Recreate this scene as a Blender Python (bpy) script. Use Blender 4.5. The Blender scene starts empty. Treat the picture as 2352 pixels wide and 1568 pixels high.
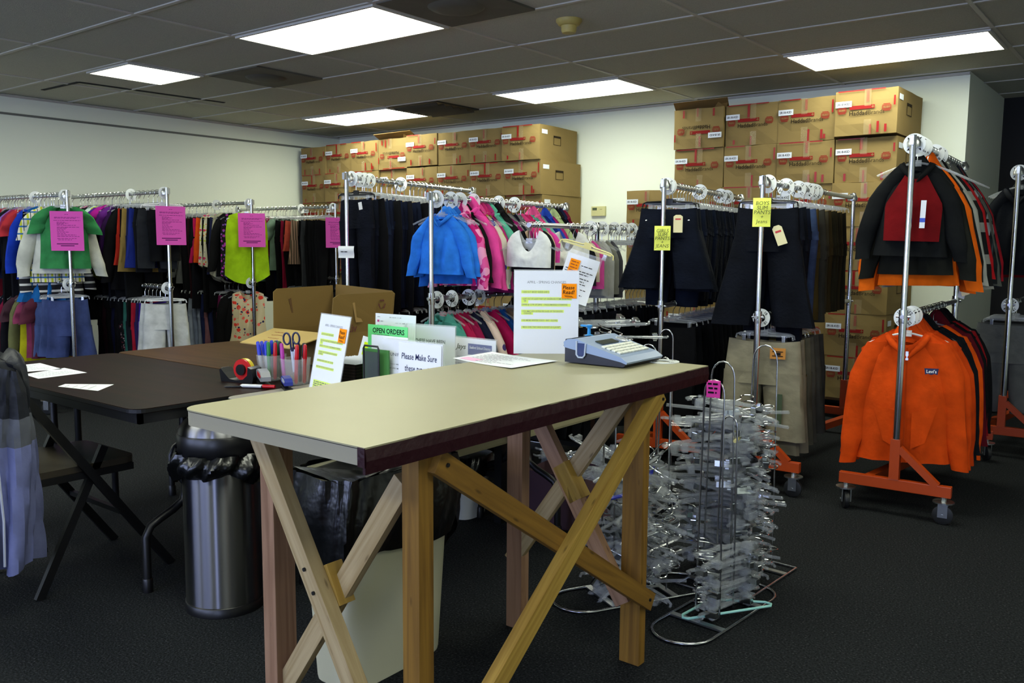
import bpy, bmesh, math, random
from mathutils import Vector, Matrix, Euler
random.seed(7)
S = bpy.context.scene
COL = S.collection
PI = math.pi
# ------------------------------------------------------------------ camera model (frame 2352 x 1568)
F_PX, PITCH, ROLL, YAW = 1994.2, .1110, -.0067, .6618
CAM_Z, CEIL = 1.23, 2.466
_F = Vector((-math.sin(YAW)*math.cos(PITCH), math.cos(YAW)*math.cos(PITCH), -math.sin(PITCH)))
_r = Vector((math.cos(YAW), math.sin(YAW), 0))
_d = _F.cross(_r)
_c, _s = math.cos(ROLL), math.sin(ROLL)
CX, CY = _c*_r + _s*_d, -_s*_r + _c*_d            # image right, image down
def ray(x, y): return CX*((x-1176)/F_PX) + CY*((y-784)/F_PX) + _F
def at_z(x, y, z): d = ray(x, y); return Vector((0, 0, CAM_Z)) + d*((z-CAM_Z)/d.z)
def at_y(x, y, Y): d = ray(x, y); return Vector((0, 0, CAM_Z)) + d*(Y/d.y)
def at_d(x, y, D): return Vector((0, 0, CAM_Z)) + ray(x, y)*D
cam = bpy.data.cameras.new('camera'); camo = bpy.data.objects.new('camera', cam); COL.objects.link(camo)
cam.sensor_width = 36; cam.lens = F_PX/2352*36; cam.clip_start = .02
camo.matrix_world = Matrix(((CX.x, -CY.x, -_F.x, 0), (CX.y, -CY.y, -_F.y, 0), (CX.z, -CY.z, -_F.z, CAM_Z), (0, 0, 0, 1)))
S.camera = camo

# ------------------------------------------------------------------ materials
def lin(c):
    if isinstance(c, str):
        c = [int(c[i:i+2], 16)/255 for i in (0, 2, 4)]
    return tuple(x/12.92 if x <= .04045 else ((x+.055)/1.055)**2.4 for x in c)
_mats = {}
def mat(name, col, rough=.6, metal=0, spec=.5, alpha=1, emit=0, trans=0, aniso=0, noise=None, bump=None, coat=0):
    """plain principled; noise=(scale, amount) varies colour, bump=(scale, strength)"""
    if name in _mats: return _mats[name]
    m = bpy.data.materials.new(name); m.use_nodes = True
    nt = m.node_tree; b = nt.nodes['Principled BSDF']
    c = lin(col) if isinstance(col, str) else col
    b.inputs['Base Color'].default_value = (*c, 1)
    b.inputs['Roughness'].default_value = rough
    b.inputs['Metallic'].default_value = metal
    b.inputs['Specular IOR Level'].default_value = spec
    b.inputs['Alpha'].default_value = alpha
    b.inputs['Transmission Weight'].default_value = trans
    b.inputs['Anisotropic'].default_value = aniso
    b.inputs['Coat Weight'].default_value = coat
    if emit:
        b.inputs['Emission Color'].default_value = (*c, 1); b.inputs['Emission Strength'].default_value = emit
    if noise or bump:
        tc = nt.nodes.new('ShaderNodeTexCoord')
        if noise:
            n = nt.nodes.new('ShaderNodeTexNoise'); n.inputs['Scale'].default_value = noise[0]; n.inputs['Detail'].default_value = 4
            nt.links.new(tc.outputs['Object'], n.inputs['Vector'])
            mx = nt.nodes.new('ShaderNodeMix'); mx.data_type = 'RGBA'
            a = noise[1]
            mx.inputs['A'].default_value = (*[max(0, v*(1-a)) for v in c], 1); mx.inputs['B'].default_value = (*[min(1, v*(1+a)) for v in c], 1)
            mr = nt.nodes.new('ShaderNodeMapRange'); mr.inputs[1].default_value = .3; mr.inputs[2].default_value = .7
            nt.links.new(n.outputs['Fac'], mr.inputs[0]); nt.links.new(mr.outputs[0], mx.inputs['Factor'])
            nt.links.new(mx.outputs['Result'], b.inputs['Base Color'])
        if bump:
            n2 = nt.nodes.new('ShaderNodeTexNoise'); n2.inputs['Scale'].default_value = bump[0]; n2.inputs['Detail'].default_value = 3
            nt.links.new(tc.outputs['Object'], n2.inputs['Vector'])
            bp = nt.nodes.new('ShaderNodeBump'); bp.inputs['Strength'].default_value = bump[1]; bp.inputs['Distance'].default_value = .01
            nt.links.new(n2.outputs['Fac'], bp.inputs['Height']); nt.links.new(bp.outputs['Normal'], b.inputs['Normal'])
    _mats[name] = m
    return m
def pattern(name, kind, cols, scale=20, rough=.85):
    """printed cloth: kind stripes_h / stripes_v / plaid / dots / blotch / grid ; cols = hex list"""
    if name in _mats: return _mats[name]
    m = bpy.data.materials.new(name); m.use_nodes = True; nt = m.node_tree; N = nt.nodes.new; L = nt.links.new
    b = nt.nodes['Principled BSDF']; b.inputs['Roughness'].default_value = rough; b.inputs['Specular IOR Level'].default_value = .15
    tc = N('ShaderNodeTexCoord'); C = [(*[.86*x for x in lin(c)], 1) for c in cols]
    def mix(f, a, bb):
        x = N('ShaderNodeMix'); x.data_type = 'RGBA'; L(f, x.inputs['Factor'])
        for k, v in (('A', a), ('B', bb)):
            if isinstance(v, tuple): x.inputs[k].default_value = v
            else: L(v, x.inputs[k])
        return x.outputs['Result']
    def band(axis, sc, duty, off=0.):
        sp = N('ShaderNodeSeparateXYZ'); L(tc.outputs['Object'], sp.inputs[0])
        a = N('ShaderNodeMath'); a.operation = 'MULTIPLY_ADD'; L(sp.outputs[axis], a.inputs[0]); a.inputs[1].default_value = sc; a.inputs[2].default_value = off
        f = N('ShaderNodeMath'); f.operation = 'FRACT'; L(a.outputs[0], f.inputs[0])
        g = N('ShaderNodeMath'); g.operation = 'LESS_THAN'; L(f.outputs[0], g.inputs[0]); g.inputs[1].default_value = duty
        return g.outputs[0]
    if kind == 'stripes_h': out = mix(band('Z', scale, .3), C[0], C[1])
    elif kind == 'stripes_v': out = mix(band('X', scale, .4), C[0], C[1])
    elif kind == 'plaid':
        out = mix(band('X', scale, .3), C[0], C[1]); out = mix(band('Z', scale, .22), out, C[2]); out = mix(band('X', scale, .1, .5), out, C[-1])
    elif kind == 'dots':
        v = N('ShaderNodeTexVoronoi'); v.inputs['Scale'].default_value = scale; v.inputs['Randomness'].default_value = .25; L(tc.outputs['Object'], v.inputs['Vector'])
        g = N('ShaderNodeMath'); g.operation = 'LESS_THAN'; L(v.outputs['Distance'], g.inputs[0]); g.inputs[1].default_value = .28
        out = mix(g.outputs[0], C[0], C[1])
    elif kind == 'flower':
        out = C[0]
        for i, c in enumerate(C[1:]):
            mp = N('ShaderNodeMapping'); mp.inputs['Location'].default_value = (i*3.7, i*1.3, i*2.1); L(tc.outputs['Object'], mp.inputs['Vector'])
            nz = N('ShaderNodeTexNoise'); nz.inputs['Scale'].default_value = scale*2.2; L(mp.outputs[0], nz.inputs['Vector'])
            v = N('ShaderNodeTexVoronoi'); v.inputs['Scale'].default_value = scale*(1+.2*i); L(mp.outputs[0], v.inputs['Vector'])
            a = N('ShaderNodeMath'); a.operation = 'MULTIPLY_ADD'; L(nz.outputs['Fac'], a.inputs[0]); a.inputs[1].default_value = .45; L(v.outputs['Distance'], a.inputs[2])
            g = N('ShaderNodeMath'); g.operation = 'LESS_THAN'; L(a.outputs[0], g.inputs[0]); g.inputs[1].default_value = .52 - .05*i
            out = mix(g.outputs[0], out, c)
    else:
        out = C[0]
        for i, c in enumerate(C[1:]):
            mp = N('ShaderNodeMapping'); mp.inputs['Location'].default_value = (i*5.1, i*2.3, 0); L(tc.outputs['Object'], mp.inputs['Vector'])
            nz = N('ShaderNodeTexNoise'); nz.inputs['Scale'].default_value = scale; nz.inputs['Detail'].default_value = 1; L(mp.outputs[0], nz.inputs['Vector'])
            g = N('ShaderNodeMath'); g.operation = 'GREATER_THAN'; L(nz.outputs['Fac'], g.inputs[0]); g.inputs[1].default_value = .54
            out = mix(g.outputs[0], out, c)
    L(out, b.inputs['Base Color']) if not isinstance(out, tuple) else None
    _mats[name] = m
    return m
def cloth(hexc, kind='cloth'):
    return mat(f'{kind}_{hexc}', tuple(.84*x for x in lin(hexc)), rough=.9, spec=.12, noise=(14, .16), bump=(26, .35))
def denim(hexc): return mat(f'denim_{hexc}', tuple(.82*x for x in lin(hexc)), rough=.9, spec=.1, noise=(9, .35), bump=(60, .3))
def wood(name, c1, c2, axis='Z', scale=1.):
    if name in _mats: return _mats[name]
    m = bpy.data.materials.new(name); m.use_nodes = True; nt = m.node_tree; N = nt.nodes.new; L = nt.links.new
    b = nt.nodes['Principled BSDF']; b.inputs['Roughness'].default_value = .55; b.inputs['Specular IOR Level'].default_value = .3
    tc = N('ShaderNodeTexCoord'); mp = N('ShaderNodeMapping')
    sc = {'X': (.8, 14, 14), 'Y': (14, .8, 14), 'Z': (14, 14, .8)}[axis]
    mp.inputs['Scale'].default_value = [v*scale for v in sc]; L(tc.outputs['Object'], mp.inputs['Vector'])
    w = N('ShaderNodeTexNoise'); w.inputs['Scale'].default_value = 2.2; w.inputs['Detail'].default_value = 5; w.inputs['Distortion'].default_value = 1.2; L(mp.outputs[0], w.inputs['Vector'])
    mx = N('ShaderNodeMix'); mx.data_type = 'RGBA'; mx.inputs['A'].default_value = (*[.86*x for x in lin(c1)], 1); mx.inputs['B'].default_value = (*[.86*x for x in lin(c2)], 1)
    mr = N('ShaderNodeMapRange'); mr.inputs[1].default_value = .35; mr.inputs[2].default_value = .68; L(w.outputs['Fac'], mr.inputs[0]); L(mr.outputs[0], mx.inputs['Factor'])
    # knots
    mk = N('ShaderNodeMapping'); mk.inputs['Scale'].default_value = {'X': (3, 11, 11), 'Y': (11, 3, 11), 'Z': (11, 11, 3)}[axis]; L(tc.outputs['Object'], mk.inputs['Vector'])
    v = N('ShaderNodeTexVoronoi'); v.inputs['Scale'].default_value = 2.4; L(mk.outputs[0], v.inputs['Vector'])
    kr = N('ShaderNodeMapRange'); kr.inputs[1].default_value = .04; kr.inputs[2].default_value = .12; kr.inputs[3].default_value = .7; kr.inputs[4].default_value = 0; L(v.outputs['Distance'], kr.inputs[0])
    m2 = N('ShaderNodeMix'); m2.data_type = 'RGBA'; L(kr.outputs[0], m2.inputs['Factor']); L(mx.outputs['Result'], m2.inputs['A']); m2.inputs['B'].default_value = (*[x*.25 for x in lin(c2)], 1)
    L(m2.outputs['Result'], b.inputs['Base Color'])
    _mats[name] = m
    return m
CHROME = mat('chrome', (.62, .64, .66), rough=.16, metal=1)
STEEL = mat('zinc_steel', (.55, .57, .58), rough=.3, metal=1)
CLEAR = mat('clear_plastic', (.52, .55, .58), rough=.07, alpha=.27, spec=1., coat=1.)
CLEARTHIN = mat('clear_acrylic', (.9, .93, .96), rough=.06, alpha=.10, spec=.7)
WHITE = mat('white_plastic', 'ECEEEC', rough=.4)
PAPER = mat('white_paper', 'E9ECF4', rough=.75, spec=.2)
INK = mat('black_ink', '14151A', rough=.8, spec=.1)
INKBLUE = mat('blue_ink', '20264F', rough=.8, spec=.1)
INKGREY = mat('grey_ink', '6A6E78', rough=.8, spec=.1)
YELLOWHL = mat('yellow_highlighter', 'D9F21E', rough=.8, spec=.1)
ORANGENOTE = mat('orange_note', 'FF9312', rough=.8, spec=.1)
PINKPAPER = mat('pink_paper', 'DB58B4', rough=.8, spec=.1)
INKPINK = mat('ink_on_pink', '6E2466', rough=.8, spec=.1)
BLACKPL = mat('black_plastic', '0B0B0D', rough=.35)
BLACKMET = mat('black_metal', '0D0D0E', rough=.4, metal=0, spec=.5)
RED = mat('red_plastic', 'B5121B', rough=.35)
ORANGE = mat('orange_paint', 'A63D0E', rough=.35, spec=.5)
BAG = mat('black_bag_film', '050607', rough=.28, spec=.6, bump=(14, .55))

# ------------------------------------------------------------------ mesh builder
class MB:
    def __init__(s): s.v = []; s.f = []; s.m = []; s.k = 0
    def add(s, vs, fs, M=None):
        o = len(s.v)
        for p in vs: s.v.append(tuple(M @ Vector(p)) if M else tuple(p))
        for q in fs: s.f.append([i+o for i in q]); s.m.append(s.k)
        return s
    def box(s, a, b, M=None, bev=0):
        x0, y0, z0 = a; x1, y1, z1 = b
        if bev <= 0:
            return s.add([(x0,y0,z0),(x1,y0,z0),(x1,y1,z0),(x0,y1,z0),(x0,y0,z1),(x1,y0,z1),(x1,y1,z1),(x0,y1,z1)],
                         [(0,3,2,1),(4,5,6,7),(0,1,5,4),(1,2,6,5),(2,3,7,6),(3,0,4,7)], M)
        bm = bmesh.new(); bmesh.ops.create_cube(bm, size=1)
        for v in bm.verts: v.co = Vector(((x0+x1)/2+v.co.x*(x1-x0), (y0+y1)/2+v.co.y*(y1-y0), (z0+z1)/2+v.co.z*(z1-z0)))
        bmesh.ops.bevel(bm, geom=bm.edges[:], offset=bev, segments=2, affect='EDGES', profile=.7)
        bm.verts.index_update()
        s.add([v.co for v in bm.verts], [[v.index for v in f.verts] for f in bm.faces], M); bm.free()
        return s
    def beam(s, p, q, w, t, up=(0, 0, 1)):
        """rectangular bar from p to q; w along side, t along up"""
        p, q = Vector(p), Vector(q); d = (q-p); L = d.length; d.normalize(); u = Vector(up)
        sd = d.cross(u); sd.normalize(); u = sd.cross(d)
        M = Matrix(((sd.x, d.x, u.x, p.x), (sd.y, d.y, u.y, p.y), (sd.z, d.z, u.z, p.z), (0, 0, 0, 1)))
        return s.box((-w/2, 0, -t/2), (w/2, L, t/2), M)
    def tube(s, path, r, n=8, closed=False, cap=True, M=None):
        P = [Vector(p) for p in path]; R = r if isinstance(r, (list, tuple)) else [r]*len(P)
        vs = []; fs = []; k = len(P); up = None
        for i, p in enumerate(P):
            a = P[(i-1) % k] if (closed or i > 0) else p; b = P[(i+1) % k] if (closed or i < k-1) else p
            t = (b-a).normalized() if (b-a).length > 1e-9 else Vector((0, 0, 1))
            if up is None: up = Vector((0, 0, 1)) if abs(t.z) < .9 else Vector((1, 0, 0))
            sd = t.cross(up)
            if sd.length < 1e-6: sd = t.orthogonal()
            sd.normalize(); up = sd.cross(t)
            for j in range(n):
                an = 2*PI*j/n; vs.append(p + (sd*math.cos(an) + up*math.sin(an))*R[i])
        for i in range(k if closed else k-1):
            for j in range(n):
                i2 = (i+1) % k
                fs.append((i*n+j, i2*n+j, i2*n+(j+1) % n, i*n+(j+1) % n))
        if cap and not closed: fs += [tuple(range(n)), tuple(range((k-1)*n, k*n))[::-1]]
        return s.add(vs, fs, M)
    def lathe(s, prof, n=24, M=None, cap=True):
        vs = []; fs = []
        for r, z in prof:
            for j in range(n): a = 2*PI*j/n; vs.append((r*math.cos(a), r*math.sin(a), z))
        for i in range(len(prof)-1):
            for j in range(n): fs.append((i*n+j, i*n+(j+1) % n, (i+1)*n+(j+1) % n, (i+1)*n+j))
        if cap: fs += [tuple(range(n))[::-1], tuple(range((len(prof)-1)*n, len(prof)*n))]
        return s.add(vs, fs, M)
    def rings(s, R, cap=(False, False), M=None):
        n = len(R[0]); vs = [p for r in R for p in r]; fs = []
        for i in range(len(R)-1):
            for j in range(n): fs.append((i*n+j, i*n+(j+1) % n, (i+1)*n+(j+1) % n, (i+1)*n+j))
        if cap[0]: fs.append(tuple(range(n))[::-1])
        if cap[1]: fs.append(tuple(range((len(R)-1)*n, len(R)*n)))
        return s.add(vs, fs, M)
    def prism(s, poly, a, b, axis='Z', M=None):
        """polygon (2D) extruded between a and b along axis"""
        n = len(poly)
        def P(p, h): return {'Z': (p[0], p[1], h), 'Y': (p[0], h, p[1]), 'X': (h, p[0], p[1])}[axis]
        vs = [P(p, a) for p in poly]+[P(p, b) for p in poly]
        fs = [tuple(range(n))[::-1], tuple(range(n, 2*n))]+[(i, (i+1) % n, n+(i+1) % n, n+i) for i in range(n)]
        return s.add(vs, fs, M)
    def grid(s, fn, nu, nv, M=None):
        vs = [fn(i/nu, j/nv) for j in range(nv+1) for i in range(nu+1)]
        fs = [(j*(nu+1)+i, j*(nu+1)+i+1, (j+1)*(nu+1)+i+1, (j+1)*(nu+1)+i) for j in range(nv) for i in range(nu)]
        return s.add(vs, fs, M)
    def quad(s, x0, z0, x1, z1, y=0., M=None):
        return s.add([(x0, y, z0), (x1, y, z0), (x1, y, z1), (x0, y, z1)], [(0, 1, 2, 3)], M)
    def mesh(s, name, smooth=False, mats=()):
        me = bpy.data.meshes.new(name); me.from_pydata(s.v, [], s.f)
        for m in mats: me.materials.append(m)
        if s.k: me.polygons.foreach_set('material_index', s.m)
        if smooth: me.polygons.foreach_set('use_smooth', [True]*len(me.polygons))
        bm = bmesh.new(); bm.from_mesh(me); bmesh.ops.recalc_face_normals(bm, faces=bm.faces[:]); bm.to_mesh(me); bm.free()
        if smooth:
            try: me.set_sharp_from_angle(angle=math.radians(50))
            except Exception: pass
        return me
    def build(s, name, m, parent=None, smooth=False, loc=None, rot=None):
        ms = m if isinstance(m, (list, tuple)) else [m]
        return put(name, s.mesh(name, smooth, ms), parent, loc=loc, rot=rot)
def put(name, me, parent=None, m=None, loc=None, rot=None):
    o = bpy.data.objects.new(name, me); COL.objects.link(o)
    if m is not None:
        o.material_slots[0].link = 'OBJECT'; o.material_slots[0].material = m
    if parent: o.parent = parent
    if loc is not None: o.location = loc
    if rot is not None: o.rotation_euler = rot
    return o
def tag(o, label, cat, group=None):
    o['label'] = label; o['category'] = cat
    if group: o['group'] = group
    return o
def thing(name, label, cat, loc=(0, 0, 0), rz=0, group=None, rot=None):
    o = bpy.data.objects.new(name, None); COL.objects.link(o); o.empty_display_size = .05
    o.location = loc; o.rotation_euler = rot if rot else (0, 0, rz)
    return tag(o, label, cat, group)
def struct(name, mb, m, **k):
    o = mb.build(name, m, **k); o['kind'] = 'structure'; return o
_txt = {}
def text_mesh(body, size=1., bold=0, align='LEFT', shear=0, space=1.):
    """lettering as a flat mesh in local XZ, facing -Y, baseline at origin; size = cap height scale"""
    key = (body, size, bold, align, shear, space)
    if key in _txt: return _txt[key]
    cu = bpy.data.curves.new('lettering', 'FONT'); cu.body = body; cu.size = size; cu.offset = bold*size; cu.align_x = align
    cu.shear = shear; cu.space_character = space; cu.resolution_u = 2
    ob = bpy.data.objects.new('lettering', cu); COL.objects.link(ob)
    dg = bpy.context.evaluated_depsgraph_get()
    me = bpy.data.meshes.new_from_object(ob.evaluated_get(dg))
    bpy.data.objects.remove(ob)
    me.transform(Matrix(((1, 0, 0, 0), (0, 0, -1, 0), (0, 1, 0, 0), (0, 0, 0, 1))))
    me.name = 'lettering'; me.materials.clear(); me.materials.append(INK)
    _txt[key] = me
    return me
def text(body, size, m, parent, x, z, y=-.001, name='lettering', **k):
    return put(name, text_mesh(body, size, **k), parent, m=m, loc=(x, y, z))
ORD = 'front second third fourth fifth sixth seventh eighth ninth tenth eleventh twelfth thirteenth fourteenth fifteenth sixteenth seventeenth eighteenth nineteenth twentieth'.split()
def ordw(i):
    if i < 20: return ORD[i]
    t = {2: 'twenty', 3: 'thirty', 4: 'forty'}[(i+1)//10]; r = (i+1) % 10
    return {2: 'twentieth', 3: 'thirtieth', 4: 'fortieth'}[(i+1)//10] if r == 0 else t+'-'+('first' if r == 1 else ORD[r-1])
# ================================================================== the room
XL, XR, YB, YF, YFAR = -8.0, 3.0, 6.95, -3.4, 8.35
XC = -1.33                                             # outer corner of the back wall
OX, OY, TW, TD = -4.638, 3.2026, 1.2192, .6096          # ceiling grid
WALL = mat('wall_paint', 'F3F9E8', rough=.75, spec=.2, bump=(90, .05))
WALLDK = mat('unlit_wall_tone', '2B2B2E', rough=.8, spec=.2)  # dark colour stands in for the unlit space past the opening
CARPET = bpy.data.materials.new('carpet'); CARPET.use_nodes = True
def _carpet():
    nt = CARPET.node_tree; N = nt.nodes.new; L = nt.links.new; b = nt.nodes['Principled BSDF']
    b.inputs['Roughness'].default_value = .95; b.inputs['Specular IOR Level'].default_value = .1
    tc = N('ShaderNodeTexCoord'); n = N('ShaderNodeTexNoise'); n.inputs['Scale'].default_value = 150; n.inputs['Detail'].default_value = 4
    L(tc.outputs['Object'], n.inputs['Vector'])
    r = N('ShaderNodeValToRGB'); L(n.outputs['Fac'], r.inputs['Fac'])
    e = r.color_ramp.elements; e[0].position = .38; e[0].color = (.005, .006, .007, 1); e[1].position = .62; e[1].color = (.020, .022, .024, 1)
    x = r.color_ramp.elements.new(.72); x.color = (.065, .067, .071, 1)
    L(r.outputs[0], b.inputs['Base Color'])
    bp = N('ShaderNodeBump'); bp.inputs['Strength'].default_value = .5; bp.inputs['Distance'].default_value = .01; L(n.outputs['Fac'], bp.inputs['Height']); L(bp.outputs[0], b.inputs['Normal'])
_carpet()
TILE = mat('ceiling_tile', 'B9B9AA', rough=.9, spec=.1, noise=(160, .10), bump=(220, .25))
GRIDM = mat('ceiling_grid_paint', 'BDBAAE', rough=.5)
struct('floor', MB().box((XL, YF, -.08), (XR, YFAR, 0)), CARPET)
struct('ceiling', MB().box((XL, YF, CEIL), (XR, YFAR, CEIL+.1)), TILE)
struct('wall_left', MB().box((XL-.12, YF, 0), (XL, YB+.12, CEIL)), WALL)
struct('wall_back', MB().box((XL, YB, 0), (XC, YFAR+.1, CEIL)), WALL)
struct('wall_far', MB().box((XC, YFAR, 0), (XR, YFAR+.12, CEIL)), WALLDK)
struct('wall_right', MB().box((XR, YF, 0), (XR+.12, YFAR, CEIL)), WALL)
mb = MB()                                              # shop front behind the camera: wall with windows and a glass door
OPEN = [(-6.6, -3.9, .55, 2.25), (-3.5, -.8, .55, 2.25), (.45, 1.35, .02, 2.1)]
xs_ = [XL]+[v for o_ in OPEN for v in o_[:2]]+[XR]
for k in range(0, len(xs_), 2): mb.box((xs_[k], YF-.12, 0), (xs_[k+1], YF, CEIL))
for a, b, c, d in OPEN:
    mb.box((a, YF-.12, d), (b, YF, CEIL))
    if c > .1: mb.box((a, YF-.12, 0), (b, YF, c))
struct('wall_front', mb, WALL)
ALU = mat('window_aluminium', '8C9095', rough=.35, metal=1); GLASS = mat('window_glass', (.95, .97, 1), rough=.02, alpha=.12)
for i, (a, b, c, d) in enumerate(OPEN):
    f = .05 if i < 2 else .09
    w = MB().box((a, YF-.1, c), (a+f, YF-.02, d)).box((b-f, YF-.1, c), (b, YF-.02, d)).box((a, YF-.1, c), (b, YF-.02, c+f)).box((a, YF-.1, d-f), (b, YF-.02, d))
    if i < 2: w.box(((a+b)/2-.025, YF-.1, c), ((a+b)/2+.025, YF-.02, d))
    fr = struct(f'window_{i+1}' if i < 2 else 'door_1', w, ALU)
    MB().box((a+f, YF-.065, c+f), (b-f, YF-.059, d-f)).build('pane', GLASS, fr)
    if i == 2: MB().box((a+.1, YF-.02, .95), (b-.1, YF+.02, .99)).build('push_bar', ALU, fr)
# T-bar grid
mb = MB(); nx0, nx1 = math.floor((XL-OX)/TW)+1, math.floor((XR-OX)/TW); ny0, ny1 = math.floor((YF-OY)/TD)+1, math.floor((YFAR-OY)/TD)
for i in range(nx0, nx1+1): mb.box((OX+i*TW-.012, YF, CEIL-.006), (OX+i*TW+.012, YB if OX+i*TW < XC else YFAR, CEIL+.001))
for j in range(ny0, ny1+1):
    y = OY+j*TD; mb.box((XL if y < YB else XC, y-.012, CEIL-.0065), (XR, y+.012, CEIL+.001))
struct('trim_1', mb, GRIDM)
# wall angle under the ceiling and a grey strip painted as the side wall's shadow line
struct('trim_2', MB().box((XL, YF, CEIL-.022), (XL+.02, YB, CEIL-.006)).box((XL, YB-.02, CEIL-.022), (XC, YB, CEIL-.006)), GRIDM)
struct('wall_shadow_line', MB().box((XL, YF, 2.295), (XL+.015, YB, 2.312)), mat('groove_shade_grey', '6B6E68', rough=.6))
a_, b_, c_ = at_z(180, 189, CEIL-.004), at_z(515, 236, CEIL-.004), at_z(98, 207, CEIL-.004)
struct('gap_shade_strip', MB().beam(a_, b_, .035, .004).beam(c_, a_, .03, .004), mat('ceiling_gap_shade', '1E1D18', rough=.9))  # dark strips painted in for the shadow gap at a lifted tile
struct('baseboard_left', MB().box((XL, YF, 0), (XL+.012, YB, .1)), BLACKPL)
struct('baseboard_back', MB().box((XL, YB-.012, 0), (XC, YB, .1)), BLACKPL)
# ------------------------------------------------------------------ ceiling lights
LAMP = mat('lamp_diffuser', (.96, 1, .82), rough=.5, emit=14)
LFRAME = mat('lamp_frame', 'C9C7BC', rough=.4)
def ceiling_light(i, j, label, half=False, inset=0):
    x0, y0 = OX+i*TW+.012, OY+j*TD+.012; x1, y1 = x0+TW-.024, y0+TD-.024
    if half: x0 = OX+(i+.5)*TW+.012
    t = thing('ceiling_light', label, 'ceiling light', ((x0+x1)/2, (y0+y1)/2, CEIL-.012))
    hx, hy = (x1-x0)/2, (y1-y0)/2; f = .018
    MB().box((-hx, -hy, -.006), (hx, -hy+f, .014)).box((-hx, hy-f, -.006), (hx, hy, .014)).box((-hx, -hy+f, -.006), (-hx+f, hy-f, .014)).box((hx-f, -hy+f, -.006), (hx, hy-f, .014)).build('frame', LFRAME, t)
    MB().box((-hx+f, -hy+f, -.002), (hx-f, hy-f, .004)).build('diffuser', LAMP, t)
ceiling_light(0, 0, 'largest bright fluorescent ceiling panel, beside the brown square diffuser')
ceiling_light(-2, 0, 'short square fluorescent ceiling panel above the green tee rack', half=True)
ceiling_light(0, 4, 'bright fluorescent ceiling panel above the wall thermostat and dark pants')
ceiling_light(-2, 4, 'bright fluorescent ceiling panel beside the dark louvred vent, above the long carton wall')
ceiling_light(2, 4, 'long bright fluorescent ceiling panel above the four-column carton stack')
for i, j, w in ((2, 0, 'out of view above the raglan hoodie rack'), (-4, 0, 'over the wall side'), (0, -4, 'over the workbench'), (2, -4, 'over the open carpet by the workbench'), (-2, -4, 'over the chair with the jacket'), (0, -8, 'near the shop window centre'), (2, -8, 'near the shop window pier'), (4, 0, 'over the far side aisle'), (4, -4, 'near the side wall by the window')):
    if OX+i*TW > XL: ceiling_light(i, j, f'fluorescent ceiling panel {w}')
# ------------------------------------------------------------------ vents, smoke detector
VENTM = mat('dusty_diffuser', '57554A', rough=.7, noise=(6, .12)); VENTD = mat('dark_louvre', '23231F', rough=.6)
def square_vent(i, j, label, louvre=False):
    x0, y0 = OX+i*TW+.012, OY+j*TD+.012; s = TW/2-.024
    t = thing('ceiling_vent', label, 'ceiling vent', (x0+s/2, y0+s/2, CEIL))
    h = s/2; m = VENTD if louvre else VENTM
    MB().box((-h, -h, -.012), (h, h, -.001)).build('panel', m, t)
    if louvre:
        for k in range(6):
            y = -h+.05+k*(s-.1)/5
            MB().beam((-h+.03, y, -.018), (h-.03, y, -.018), .05, .004, up=(0, .6, .8)).build('louvre_blade', mat('louvre_grey', '3C3B34', rough=.5), t)
    else:
        MB().lathe([(.02, -.03), (.09, -.03), (.13, -.024), (.15, -.012)], 28).build('centre_cone', VENTM, t, smooth=True)
square_vent(-1, 1, 'brown square air diffuser between two bright ceiling panels')
square_vent(1, 0, 'dusty brown square air diffuser at the edge of the largest ceiling panel')
square_vent(-1, 4, 'dark louvred square ceiling vent beside the light over the carton wall', True)
t = thing('smoke_detector', 'yellowed round smoke detector on the grey ceiling tile', 'smoke detector', (-2.81, 4.10, CEIL))
YEL = mat('yellowed_plastic', 'B9A85C', rough=.5)
MB().lathe([(.072, 0), (.072, -.012), (.058, -.03), (.05, -.034)], 28).build('base', YEL, t, smooth=True)
MB().lathe([(.044, -.03), (.042, -.06), (.036, -.072), (.01, -.075)], 28).build('sensor_head', YEL, t, smooth=True)
# thermostat
t = thing('thermostat', 'cream wall thermostat with small grey screen on the white back wall', 'thermostat', (-4.39, YB, 1.545))
CREAM = mat('cream_plastic', 'D6D39A', rough=.45)
MB().box((-.075, -.028, -.045), (.075, 0, .045), bev=.006).build('case', CREAM, t)
MB().box((-.06, -.0295, .008), (-.012, -.028, .032)).build('screen', mat('lcd_grey', '55604A', rough=.2), t)
MB().box((.02, -.030, .012), (.045, -.028, .02)).build('button', mat('button_tan', 'B7B27C'), t)

# ================================================================== cartons
CARD = mat('corrugated_card', '897448', rough=.8, spec=.15, noise=(3, .08), bump=(40, .04))
CARDIN = mat('card_inside', '94784A', rough=.85, spec=.1)
PRINTRED = mat('red_print', '86201F', rough=.8, spec=.1); PRINTBLK = mat('black_print', '2A2117', rough=.8, spec=.1)
TAPERED = mat('red_tape', '8E1712', rough=.3, spec=.35); TAPECLR = mat('clear_tape', (.55, .43, .25), rough=.15, alpha=.22, spec=.7)
BW, BH, BD = .412, .303, .62
def _box_mesh(seed):
    r = random.Random(seed); bm = bmesh.new(); bmesh.ops.create_cube(bm, size=1)
    bmesh.ops.subdivide_edges(bm, edges=bm.edges[:], cuts=3, use_grid_fill=True)
    for v in bm.verts:
        x, y, z = v.co; b = (1-abs(2*x)**2)*(1-abs(2*z)**2)*.014*r.random()*(1 if y < 0 else 0)
        v.co = Vector((x*BW + r.uniform(-.002, .002), (y+.5)*BD - b, (z+.5)*BH + (r.uniform(-.004, .002) if z > .4 else 0)))
    me = bpy.data.meshes.new('carton_body'); bm.to_mesh(me); bm.free(); me.materials.append(CARD); return me
BOXM = [_box_mesh(k) for k in range(3)]
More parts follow.
